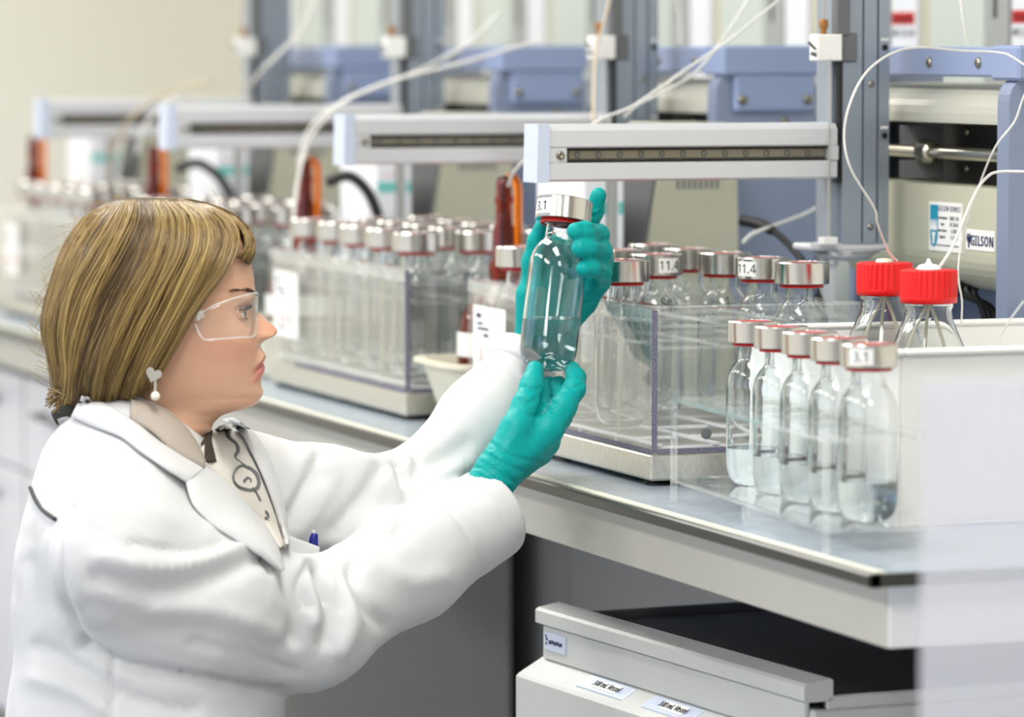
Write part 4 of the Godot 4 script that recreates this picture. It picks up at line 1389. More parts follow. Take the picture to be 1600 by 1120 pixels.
func head_shape() -> MB:
	var mb := MB.new()
	var skin := Color(0.66, 0.385, 0.255)
	var rows := []
	var N := 144
	var ys := []
	var y := 326.0
	while y < 765.0:
		ys.append(y)
		y += 1.4 if y > 455.0 and y < 650.0 else 3.0
	for yy: float in ys:
		var xf := table(HEAD, yy, 1)
		var xb := table(HEAD, yy, 2)
		var w := table(HEAD, yy, 3)
		var xc := lerpf(262.0, (xf + xb) / 2.0, smoothstep(622.0, 650.0, yy)) if yy > 400 else lerpf((xf + xb) / 2.0, 262.0, smoothstep(326.0, 400.0, yy))
		var row := mb.v.size()
		for q in N:
			# denser towards the face
			var u := float(q) / N * 2.0 - 1.0
			var ph := PI * (signf(u) * pow(absf(u), 1.35))
			var cs := cos(ph)
			var sn := sin(ph)
			var a := (xf - xc) if cs > 0.0 else (xc - xb)
			var x := xc + a * signf(cs) * pow(absf(cs), 0.94)
			var z := w * signf(sn) * pow(absf(sn), 0.9)
			if cs > 0.0:
				var ns := table(NOSE, yy, 2)
				x += table(NOSE, yy, 1) * exp(-pow(absf(z) / ns, 2.5))
				# wings of the nose
				x += 12.0 * exp(-pow((absf(z) - 0.0125) / 0.0055, 2.0)) * exp(-pow((yy - 525.5) / 8.0, 2.0))
				var ly := yy - 13.0 * pow(minf(absf(z) / 0.022, 1.4), 2.0)
				x += 0.85 * table(LIPS, ly, 1) * exp(-pow(z / 0.0235, 4.0))
				# eye hollows, brow ridge, cheek
				var ez := absf(z) - 0.031
				x -= 11.0 * exp(-pow(ez / 0.0125, 2.0)) * exp(-pow((yy - 490.0) / 12.0, 2.0))
				x += 3.5 * exp(-pow((absf(z) - 0.028) / 0.02, 2.0)) * exp(-pow((yy - 464.0) / 9.0, 2.0))
				x += 4.0 * exp(-pow((absf(z) - 0.04) / 0.016, 2.0)) * exp(-pow((yy - 535.0) / 20.0, 2.0))
				# fold beside the mouth
				x -= 2.0 * exp(-pow((absf(z) - 0.026) / 0.004, 2.0)) * exp(-pow((yy - 575.0) / 14.0, 2.0))
				mb.tint = skin
				var lip := exp(-pow(z / 0.0255, 8.0)) * smoothstep(553.0, 556.0, ly) * (1.0 - smoothstep(582.0, 586.0, ly))
				mb.tint = mb.tint.lerp(Color(0.56, 0.16, 0.15) if ly > 565.0 else Color(0.4, 0.07, 0.08), 0.9 * lip)
				mb.tint = mb.tint.lerp(Color(0.22, 0.05, 0.05), 0.8 * lip * exp(-pow((ly - 565.0) / 1.6, 2.0)))
				var blush := exp(-pow((absf(z) - 0.048) / 0.02, 2.0)) * exp(-pow((yy - 545.0) / 26.0, 2.0))
				mb.tint = mb.tint.lerp(Color(0.66, 0.28, 0.19), 0.4 * blush)
				mb.tint = mb.tint.lerp(Color(0.64, 0.26, 0.19), 0.45 * exp(-pow(z / 0.014, 2.0)) * exp(-pow((yy - 515.0) / 12.0, 2.0)))
				var nos := exp(-pow((absf(z) - 0.0068) / 0.0035, 2.0)) * exp(-pow((yy - 531.5) / 2.2, 2.0))
				x -= 7.0 * nos
			else: mb.tint = skin
			mb.pt(L(x, yy, HZ - z))
		rows.append(row)
	for r in rows.size() - 1:
		for q in N:
			var q2 := (q + 1) % N
			mb.tri(rows[r] + q, rows[r + 1] + q, rows[r + 1] + q2)
			mb.tri(rows[r] + q, rows[r + 1] + q2, rows[r] + q2)
	mb.tint = skin
	var top := mb.pt(L(258, 325.5, HZ))
	for q in N: mb.tri(top, rows[0] + q, rows[0] + (q + 1) % N)
	mb.orient(0)
	# ear lobes
	for s in [1.0, -1.0]:
		var from := mb.i.size()
		var er := []
		for k in 9:
			var lat := PI * k / 8 - PI / 2
			var row := mb.v.size()
			for q in 14:
				var lo := TAU * q / 14
				mb.pt(L(239 + 9.5 * cos(lat) * cos(lo) - 3.0 * sin(lat), 578 - 26 * sin(lat), HZ - s * (0.0705 + 0.005 * cos(lat) * sin(lo))))
			er.append(row)
		for k in 8:
			for q in 14:
				mb.tri(er[k] + q, er[k + 1] + q, er[k + 1] + (q + 1) % 14)
				mb.tri(er[k] + q, er[k + 1] + (q + 1) % 14, er[k] + (q + 1) % 14)
		mb.orient(from)
	return mb

const RIM := [[400, 395], [395, 370], [375, 345], [340, 325], [270, 311], [200, 310], [150, 324], [110, 358], [85, 408], [70, 460], [62, 505], [66, 545], [78, 585], [84, 615], [100, 645], [140, 655], [200, 655], [262, 645], [315, 590], [355, 520], [388, 440]]
func hair_depth(x: float, y: float) -> float:
	var c := Vector2(215, 470)
	var v := Vector2(x, y) - c
	var a := v.angle()
	for k in RIM.size():
		var p := Vector2(RIM[k][0], RIM[k][1]) - c
		var k2 := (k + 1) % RIM.size()
		var q := Vector2(RIM[k2][0], RIM[k2][1]) - c
		var cr := p.cross(v)
		var cr2 := v.cross(q)
		if cr <= 0.0 and cr2 <= 0.0 and p.dot(v) + q.dot(v) > 0.0:
			var e := q - p
			var t := p.cross(e) / v.cross(e) if absf(v.cross(e)) > 1e-6 else 9.0
			var rho := clampf(1.0 / t, 0.0, 1.0)
			return 0.096 * sqrt(1.0 - pow(rho, 2.6))
	return 0.096
const LOCKS := [[[300, 313], [345, 331], [372, 362], [360, 410], [318, 468], [276, 540], [240, 606]], [[278, 311], [310, 338], [318, 385], [292, 450], [256, 520], [226, 580], [208, 624]], [[250, 310.5], [268, 343], [262, 395], [230, 460], [195, 530], [172, 590], [162, 634]], [[220, 310], [222, 343], [200, 400], [165, 465], [136, 535], [120, 595], [118, 642]], [[190, 312.5], [172, 343], [142, 395], [112, 455], [96, 525], [99, 585], [92, 632]], [[165, 319], [126, 346], [96, 393], [75, 455], [65, 512], [76, 565], [80, 606]]]
const FRINGE := [[[300, 313], [342, 329], [366, 346], [380, 364], [384, 380], [380, 392], [370, 402]], [[318, 317], [352, 329], [380, 349], [394, 370], [397, 389], [394, 403], [389, 414]]]
func lock_at(set_: Array, g: float, t: float) -> Vector2:
	var u := clampf(g, 0.0, 1.0) * (set_.size() - 1)
	var k := mini(int(u), set_.size() - 2)
	return along(set_[k], t).lerp(along(set_[k + 1], t), u - k)
func hair_shape(side: float) -> MB:
	var mb := MB.new()
	var rng := RandomNumberGenerator.new()
	rng.seed = 77
	var dark := Color(0.045, 0.025, 0.008)
	var mid := Color(0.16, 0.098, 0.03)
	var fair := Color(0.37, 0.255, 0.08)
	# under layer
	mb.tint = Color(0.07, 0.04, 0.013)
	for set_ in [LOCKS, FRINGE]:
		var g := []
		for r in 41:
			var row := []
			for c in (61 if set_ == LOCKS else 9):
				var p := lock_at(set_, float(c) / (60.0 if set_ == LOCKS else 8.0), r / 40.0 * 0.985)
				row.append(L(p.x, p.y, HZ - side * maxf(hair_depth(p.x, p.y) - 0.004, 0.0)))
			g.append(row)
		mb.sheet(g, 0.003)
	var n := 1700
	for k in n:
		var set_ := LOCKS if k < n - 170 else FRINGE
		var g := rng.randf()
		if set_ == LOCKS and k % 9 == 0: g = rng.randf_range(0.0, 0.06)
		var wob := rng.randf_range(-0.05, 0.05)
		var ph := rng.randf_range(0, TAU)
		var lift := rng.randf_range(-0.003, 0.004) + 0.003 * sin(g * 41.0 + 2.0 * sin(g * 17.0))
		var t0 := rng.randf_range(0.0, 0.06)
		var t1 := rng.randf_range(0.9, 1.0)
		if rng.randf() < 0.3: t0 = rng.randf_range(0.1, 0.5)
		var pts := []
		var rad := []
		var w := rng.randf_range(0.0004, 0.0013) if rng.randf() < 0.8 else rng.randf_range(0.0013, 0.002)
		var steps := 20
		for s in steps + 1:
			var f := float(s) / steps
			var t := lerpf(t0, t1, f)
			var p := lock_at(set_, clampf(g + wob * sin(t * 3.5 + ph), 0.0, 1.0), t)
			p += Vector2(sin(t * 9.0 + ph), cos(t * 7.0 + ph)) * 1.3
			var z := hair_depth(p.x, p.y)
			pts.append(L(p.x, p.y, HZ - side * (z + lift * minf(1.0, z / 0.03))))
			rad.append(w * (0.3 + 0.7 * sin(PI * clampf(f * 0.88 + 0.1, 0.0, 1.0))))
		var c := clampf(0.55 * rng.randf() + 0.45 * (0.5 + 0.5 * sin(g * 41.0 + 2.0 * sin(g * 17.0))) + rng.randf_range(-0.15, 0.12), 0.0, 1.0)
		c = pow(c, 1.2)
		mb.tint = dark.lerp(mid, c / 0.4) if c < 0.4 else mid.lerp(fair, (c - 0.4) / 0.6)
		mb.tube(pts, rad, 5, 0.6, true, Vector3(0, 0, 1))
	# loose ends at the nape and single flyaway hairs
	for k in 46:
		mb.tint = mid.lerp(fair, rng.randf())
		var e := Vector2(rng.randf_range(70, 100), rng.randf_range(604, 648))
		var pts := []
		for q in [[Vector2(rng.randf_range(118, 150), rng.randf_range(585, 610)), 0.03], [Vector2(104, 606) + Vector2(rng.randf_range(-6, 6), rng.randf_range(-6, 14)), 0.03], [e, 0.02]]: pts.append(L(q[0].x, q[0].y, HZ - side * (q[1] + rng.randf_range(-0.015, 0.02))))
		mb.tube(smooth(pts, 6), rng.randf_range(0.0006, 0.0014), 5, 1.0)
	for k in 70:
		mb.tint = fair
		var a := RIM[rng.randi_range(2, 12)] as Array
		var b := RIM[clampi(RIM.find(a) + 1, 0, 13)] as Array
		var p := Vector2(a[0], a[1]).lerp(Vector2(b[0], b[1]), rng.randf())
		var o := (p - Vector2(215, 470)).normalized()
		var tan_ := Vector2(-o.y, o.x) * (1.0 if rng.randf() < 0.5 else -1.0)
		var h := rng.randf_range(6, 17)
		var zz := rng.randf_range(0.0, 0.04) * side
		var pts := []
		for q in [p - o * 12 - tan_ * 8, p + tan_ * 6, p + o * h * 0.6 + tan_ * 18, p + o * h + tan_ * (24 + rng.randf_range(-8, 14))]: pts.append(L(q.x, q.y, HZ - zz))
		mb.tube(smooth(pts, 5), 0.00025, 4, 1.0)
	return mb

func strip(f: Field, edge_a: Array, edge_b: Array, off: float, swell: float, thick: float, nu := 28, nv := 8, near := 4.6) -> MB:
	var g := []
	for r in nu + 1:
		var row := []
		var a := along(edge_a, float(r) / nu)
		var b := along(edge_b, float(r) / nu)
		for c in nv + 1:
			var p := a.lerp(b, float(c) / nv)
			row.append(drape(f, p.x, p.y, off + swell * sin(PI * c / nv), near))
		g.append(row)
	var mb := MB.new()
	mb.sheet(g, thick)
	return mb

func person() -> void:
	var yaw := atan(2350.0 * cos(atan(488.0 / FOCAL)) / FOCAL)
	var foot := P(225, 900, 5.02)
	foot.y = 0.0
	BODY = Transform3D(Basis(Vector3.UP, -yaw), foot)
	INV = BODY.affine_inverse()
	var w := thing("person", foot, "seated person in white lab coat, teal gloves and clear safety glasses, seen in profile", "person", "", -yaw)
	var skin := mat(Color(1, 1, 1), 0.42)
	skin.vertex_color_use_as_albedo = true
	skin.subsurf_scatter_enabled = true
	skin.subsurf_scatter_strength = 0.12
	put(w, "body", head_shape(), skin, true)
	eyes(w)
	var hm := mat(Color(1, 1, 1), 0.36)
	hm.vertex_color_use_as_albedo = true
	var h := put(w, "hair", hair_shape(1.0), hm, true)
	h.set_meta("label", "ash blonde chin length hair")
	h = put(w, "hair", hair_shape(-1.0), hm, true)
	h.set_meta("label", "ash blonde hair on the averted side")
	print("head")
	coat(w)
	print("coat")
	gloves(w)
	print("gloves")
	legs(w)
	glasses()
	earring(w)

func eyes(w: Node3D) -> void:
	for s in [1.0, -1.0]:
		var mb := MB.new()
		var c := L(369, 490, HZ - s * 0.0315)
		var b := Basis(Vector3(0, 1, 0), -0.12 * s) * Basis(Vector3(0, 0, 1), 0.1 - PI / 2)
		mb.lathe(ball(0.0118, 0.0, PI), 28, Transform3D(b, c))
		put(w, "eyeball", mb, mat(Color(0.93, 0.91, 0.89), 0.15))
		mb = MB.new()
		mb.lathe(ball(0.01195, 0.0, 0.5), 24, Transform3D(b, c))
		put(w, "iris", mb, mat(Color(0.16, 0.17, 0.16), 0.1))
		# lids: parts of a slightly larger ball, open towards the front
		var lid := mat(Color(0.84, 0.62, 0.52), 0.5)
		mb = MB.new()
		var g := []
		for r in 13:
			var row := []
			for q in 17:
				var az := lerpf(-2.2, 2.2, q / 16.0)
				var el := lerpf(0.3 * (1.0 - smoothstep(0.55, 1.15, absf(az))), 1.5, r / 12.0)
				row.append(c + Vector3(cos(el) * cos(az), sin(el), cos(el) * sin(az)) * 0.0129)
			g.append(row)
		mb.sheet(g, 0.0012)
		g = []
		for r in 9:
			var row := []
			for q in 17:
				var az := lerpf(-2.2, 2.2, q / 16.0)
				var el := lerpf(-0.34 * (1.0 - smoothstep(0.55, 1.15, absf(az))), -1.4, r / 8.0)
				row.append(c + Vector3(cos(el) * cos(az), sin(el), cos(el) * sin(az)) * 0.0127)
			g.append(row)
		mb.sheet(g, 0.001)
		put(w, "eyelid", mb, lid)
		mb = MB.new()
		for q in 26:
			var az := lerpf(-1.25, 1.25, q / 25.0)
			var d := Vector3(cos(0.36) * cos(az), sin(0.36), cos(0.36) * sin(az))
			var o := Vector3(cos(az), 0.0, sin(az))
			mb.tube(smooth([c + d * 0.0128, c + d * 0.0155 + Vector3(0, -0.0004, 0), c + d * 0.0175 + o * 0.001 + Vector3(0, 0.0012, 0), c + d * 0.0185 + o * 0.0014 + Vector3(0, 0.0036, 0)], 3), 0.0006, 4)
		for q in 14:
			var az := lerpf(-1.1, 1.1, q / 13.0)
			var d := Vector3(cos(0.36) * cos(az), -sin(0.36), cos(0.36) * sin(az))
			mb.tube([c + d * 0.0127, c + d * 0.0155 + Vector3(0, -0.001, 0)], 0.0003, 4)
		put(w, "eyelashes", mb, mat(Color(0.04, 0.03, 0.03), 0.6))
		mb = MB.new()
		var rng := RandomNumberGenerator.new()
		rng.seed = 9
		for q in 60:
			var t := rng.randf()
			var zz := lerpf(0.012, 0.055, t)
			var yy := 461.0 - 7.0 * sin(t * 2.4) + rng.randf_range(-3, 3) * (1.0 - 0.6 * t)
			var sn := clampf(zz / 0.074, 0.0, 1.0)
			var x := 262.0 + 137.5 * pow(sqrt(1.0 - pow(sn, 2.22)), 0.94) + 3.0
			mb.tube([L(x + 1, yy, HZ - s * zz), L(x - 5, yy - 3.0, HZ - s * (zz + 0.006))], 0.0004, 4)
		put(w, "eyebrow", mb, mat(Color(0.3, 0.2, 0.12), 0.7))

func ball(r: float, a0: float, a1: float) -> Array:
	var out := []
	for k in 17:
		var a := lerpf(a0, a1, k / 16.0)
		out.append(Vector2(maxf(sin(a) * r, 0.0), cos(a) * r))
	return out

func coat(w: Node3D) -> void:
	var f := Field.new()
	f.k = 0.035
	# trunk
	f.bone(L(198, 722, 5.0), L(205, 800, 5.0), 0.082, 0.115)
	f.bone(L(150, 745, 5.02), L(175, 820, 5.02), 0.066, 0.105)
	f.bone(L(205, 800, 5.0), L(222, 905, 5.02), 0.115, 0.148)
	f.bone(L(222, 905, 5.02), L(232, 1010, 5.03), 0.148, 0.152)
	f.bone(L(232, 1010, 5.03), L(228, 1140, 5.03), 0.152, 0.16)
	f.bone(L(228, 1140, 5.03), L(238, 1228, 5.03), 0.16, 0.164)
	f.bone(L(195, 812, 4.92), L(375, 785, 5.16), 0.088, 0.082)
	f.bone(L(330, 790, 5.08), L(360, 900, 5.08), 0.06, 0.082)
	f.bone(L(250, 745, 5.04), L(330, 760, 5.1), 0.05, 0.062)
	# near sleeve
	f.bone(L(192, 868, 4.875), L(330, 930, 4.93), 0.094, 0.09, 1)
	f.bone(L(330, 930, 4.93), L(480, 978, 5.0), 0.09, 0.073, 1)
	f.bone(L(480, 978, 5.0), L(640, 880, 5.12), 0.07, 0.0635, 1)
	f.bone(L(640, 880, 5.12), L(830, 765, 5.26), 0.0635, 0.0535, 1)
	var c1 := L(768, 801, 5.215)
	f.cuts[1] = [[c1, (c1 - L(640, 880, 5.12)).normalized()]]
	# far sleeve
	f.bone(L(385, 788, 5.15), L(500, 792, 5.2), 0.082, 0.072, 2)
	f.bone(L(500, 792, 5.2), L(632, 785, 5.27), 0.072, 0.058, 2)
	f.bone(L(636, 785, 5.27), L(752, 652, 5.36), 0.056, 0.047, 2)
	f.bone(L(752, 652, 5.36), L(842, 532, 5.43), 0.047, 0.041, 2)
	var c2 := L(822, 558, 5.415)
	f.cuts[2] = [[c2, (c2 - L(752, 652, 5.36)).normalized()]]
	var mb := f.nets(L(0, 1310, 5.3) + Vector3(-0.06, -0.12, -0.25), L(860, 500, 4.7) + Vector3(0.05, 0.05, 0.12), 0.006)
	# cloth folds: valleys and ridges run across the surface
	var folds := [
		[[[498, 893], [505, 908], [511, 934]], 5.0, -0.007], [[[476, 884], [470, 915], [482, 950]], 5.0, -0.006], [[[522, 890], [530, 915], [536, 950]], 6.0, -0.005], [[[430, 838], [418, 858], [424, 890]], 6.0, -0.006],
		[[[622, 714], [628, 730], [632, 752]], 5.0, -0.007], [[[648, 700], [652, 725], [650, 752]], 6.0, -0.005], [[[300, 1005], [380, 1025], [460, 1050]], 8.0, -0.004], [[[205, 850], [300, 862], [390, 838]], 7.0, -0.003],
		[[[497, 893], [513, 922], [520, 962], [508, 1002]], 13.0, -0.011], [[[520, 905], [545, 935], [552, 975], [535, 1015]], 15.0, 0.006],
		[[[446, 876], [452, 915], [466, 955], [460, 1000]], 12.0, -0.009], [[[474, 880], [486, 925], [492, 970]], 12.0, 0.006],
		[[[562, 866], [548, 900], [560, 940], [600, 975]], 12.0, -0.005], [[[580, 880], [640, 905], [690, 900]], 18.0, 0.004],
		[[[112, 790], [92, 822], [90, 890], [104, 950], [128, 1008]], 7.0, -0.007], [[[128, 1008], [190, 1035], [270, 1052], [350, 1066], [440, 1082]], 9.0, -0.012],
		[[[150, 905], [240, 925], [330, 905], [400, 872], [440, 850]], 16.0, -0.006], [[[160, 870], [250, 885], [340, 868], [405, 838]], 16.0, 0.006],
		[[[140, 950], [240, 985], [330, 990], [420, 1020]], 18.0, -0.0045], [[[250, 950], [340, 955], [430, 990]], 16.0, 0.004],
		[[[60, 1010], [120, 1040], [200, 1090], [300, 1110]], 14.0, -0.006], [[[50, 880], [70, 940], [120, 1000]], 14.0, -0.004], [[[60, 1060], [130, 1085], [190, 1130]], 14.0, 0.005],
		[[[620, 716], [636, 745], [640, 790], [620, 830]], 12.0, -0.009], [[[600, 722], [570, 770], [520, 830]], 13.0, -0.006], [[[500, 712], [478, 760], [452, 815], [440, 840]], 10.0, -0.007], [[[480, 712], [520, 745], [470, 830]], 14.0, 0.004], [[[645, 735], [680, 720], [730, 690]], 14.0, -0.004], [[[660, 760], [700, 740], [735, 720]], 12.0, 0.004],
		[[[120, 770], [180, 740], [250, 745], [300, 770]], 12.0, -0.003], [[[150, 800], [220, 790], [320, 830]], 20.0, 0.004],
		[[[172, 1035], [176, 1075], [172, 1130]], 4.0, -0.004], [[[692, 782], [728, 830], [757, 888]], 4.0, -0.0018], [[[760, 560], [800, 590], [830, 610]], 4.0, -0.0018]]
	var fn := FastNoiseLite.new()
	fn.seed = 4
	fn.frequency = 9.0
	var tmp := mb.mesh()
	var nrm: PackedVector3Array = tmp.surface_get_arrays(0)[Mesh.ARRAY_NORMAL]
	var segs := []
	for fo in folds:
		var pts := []
		for k in 13: pts.append(along(fo[0], k / 12.0))
		var bb := Rect2(pts[0], Vector2.ZERO)
		for p in pts: bb = bb.expand(p)
		segs.append([pts, bb.grow(fo[1] * 2.6), fo[1], fo[2]])
	var eyel := INV * EYE
	for k in mb.v.size():
		var p := mb.v[k]
		var facing := nrm[k].dot((eyel - p).normalized())
		var off := 0.0016 * fn.get_noise_3d(p.x, p.y, p.z) * 2.0
		if facing > -0.2:
			var q := pixel(p)
			for s in segs:
				if not s[1].has_point(q): continue
				var best := 1e9
				for m in 12:
					var c := Geometry2D.get_closest_point_to_segment(q, s[0][m], s[0][m + 1])
					best = minf(best, c.distance_squared_to(q))
				off += 1.3 * s[3] * exp(-best / (s[2] * s[2])) * smoothstep(-0.2, 0.25, facing)
		mb.v[k] = p + nrm[k] * off
	var cloth := mat(Color(0.82, 0.825, 0.83), 0.85)
	cloth.rim_enabled = true
	cloth.rim = 0.25
	cloth.normal_enabled = true
	cloth.normal_texture = noise_tex(0.25, 0, 1, 6, 256, 1.0, true, 2.0)
	cloth.normal_scale = 0.25
	cloth.uv1_triplanar = true
	cloth.uv1_scale = Vector3(9, 9, 9)
	var c := put(w, "lab_coat", mb, cloth)
	c.set_meta("label", "white cotton lab coat")
	for e in [[c1, f.cuts[1][0][1], 0.0565], [c2, f.cuts[2][0][1], 0.0435]]:
		mb = MB.new()
		var r: float = e[2]
		mb.lathe([Vector2(r - 0.012, -0.002), Vector2(r - 0.004, 0.0012), Vector2(r + 0.0012, 0.0), Vector2(r + 0.0022, -0.004), Vector2(r + 0.0026, -0.026), Vector2(r + 0.002, -0.03), Vector2(r - 0.004, -0.033)], 48, Transform3D(Basis(Quaternion(Vector3.UP, e[1])), e[0]))
		put(c, "cuff", mb, cloth)
	# collar and lapels
	put(c, "collar", strip(f, [[128, 618], [165, 632], [205, 655], [248, 690], [285, 712], [322, 730]], [[112, 652], [150, 668], [190, 684], [222, 708], [258, 733], [292, 754]], 0.0035, 0.006, 0.003), cloth)
	put(c, "lapel", strip(f, [[318, 727], [348, 748], [380, 782], [410, 818], [432, 852], [443, 890]], [[290, 752], [303, 790], [335, 822], [370, 845], [408, 870], [440, 893]], 0.003, 0.006, 0.003), cloth)
	put(c, "lapel", strip(f, [[345, 655], [372, 672], [392, 706], [412, 748], [430, 796], [446, 850]], [[364, 652], [396, 676], [418, 712], [432, 752], [444, 796], [452, 850]], 0.003, 0.004, 0.003), cloth)
	# blouse with grey scroll embroidery in the open front
	var bl := put(w, "blouse", strip(f, [[306, 712], [322, 726], [350, 750], [378, 780], [406, 812], [436, 856]], [[334, 672], [352, 664], [378, 692], [402, 738], [424, 790], [444, 852]], 0.001, 0.003, 0.002, 30, 14), mat(Color(0.86, 0.84, 0.81), 0.85))
	bl.set_meta("label", "off white blouse with grey scrolls")
	var scroll := MB.new()
	for s in [[[354, 672], [355, 684], [366, 693], [370, 704], [364, 714], [374, 724], [386, 732]], [[388, 734], [376, 730], [366, 738], [364, 750], [374, 760], [390, 764], [402, 758], [400, 742], [388, 732]], [[378, 752], [384, 745], [392, 750], [388, 757]], [[392, 764], [398, 772], [404, 784]], [[412, 800], [416, 806], [413, 809]]]:
		var pts := []
		for k in 19:
			var p := along(s, k / 18.0)
			pts.append(drape(f, p.x, p.y, 0.0035))
		scroll.tube(pts, 0.0046, 6, 0.3, true, Vector3(0, 0, 1))
	put(bl, "embroidery", scroll, mat(Color(0.42, 0.43, 0.43), 0.9))
	var sc := put(w, "scarf", strip(f, [[205, 626], [245, 636], [280, 658], [304, 688], [318, 716]], [[204, 655], [238, 676], [264, 699], [290, 718], [320, 734]], 0.004, 0.006, 0.004, 24, 6), mat(Color(0.66, 0.62, 0.58), 0.9))
	sc.set_meta("label", "grey beige patterned scarf edge")
	put(w, "scarf", strip(f, [[314, 692], [317, 706], [322, 722]], [[330, 672], [334, 692], [338, 722]], 0.002, 0.003, 0.003, 12, 4), mat(Color(0.23, 0.19, 0.16), 0.9))
	# piping, hanger loop, pocket
	var pp := []
	for k in 13:
		var p := along([[47, 762], [56, 782], [68, 798], [86, 811]], k / 12.0)
		pp.append(drape(f, p.x, p.y, 0.0005))
	mb = MB.new()
	mb.tube(pp, 0.0026, 8)
	put(c, "piping", mb, mat(Color(0.22, 0.23, 0.25), 0.8))
	mb = MB.new()
	var lp := []
	for q in [[122, 648, 4.985], [108, 643, 4.98], [94, 644, 4.985], [84, 650, 5.0], [88, 658, 5.02]]: lp.append(L(q[0], q[1], q[2]))
	mb.tube(smooth(lp, 6), 0.0065, 8, 0.25, true, Vector3(0, 0, 1))
	put(c, "hanger_loop", mb, mat(Color(0.2, 0.2, 0.18), 0.9))
	mb = MB.new()
	var g := []
	for r in 9:
		var row := []
		for q in 7:
			var a := Vector2(449, 836).lerp(Vector2(498, 854), q / 6.0)
			var b := Vector2(452, 890).lerp(Vector2(498, 915), q / 6.0)
			var p := a.lerp(b, r / 8.0)
			row.append(L(p.x, p.y, 5.035 + 0.03 * q / 6.0))
		g.append(row)
	mb.sheet(g, 0.003)
	put(c, "pocket", mb, cloth)
	var pen := thing("pen", BODY * L(489, 880, 5.065), "blue and clear ballpoint pen clipped in the coat pocket", "pen")
	var pinv := pen.transform.affine_inverse()
	mb = MB.new()
	mb.tube([pinv * P(488, 900, 5.068), pinv * P(489, 848, 5.066)], 0.0045, 10)
	put(pen, "barrel", mb, M.white)
	mb = MB.new()
	mb.tube([pinv * P(489, 852, 5.066), pinv * P(490, 840, 5.066), pinv * P(491, 833, 5.066)], [0.0055, 0.0052, 0.0035], 10)
	mb.box(pinv * P(495, 846, 5.063), Vector3(0.003, 0.018, 0.003), 0.0006)
	put(pen, "blue_cap", mb, mat(Color(0.06, 0.1, 0.5), 0.35))
	mb = MB.new()
	mb.tube([pinv * P(490, 833, 5.066), pinv * P(490, 828, 5.066)], 0.0022, 8)
	put(pen, "button", mb, M.tube)

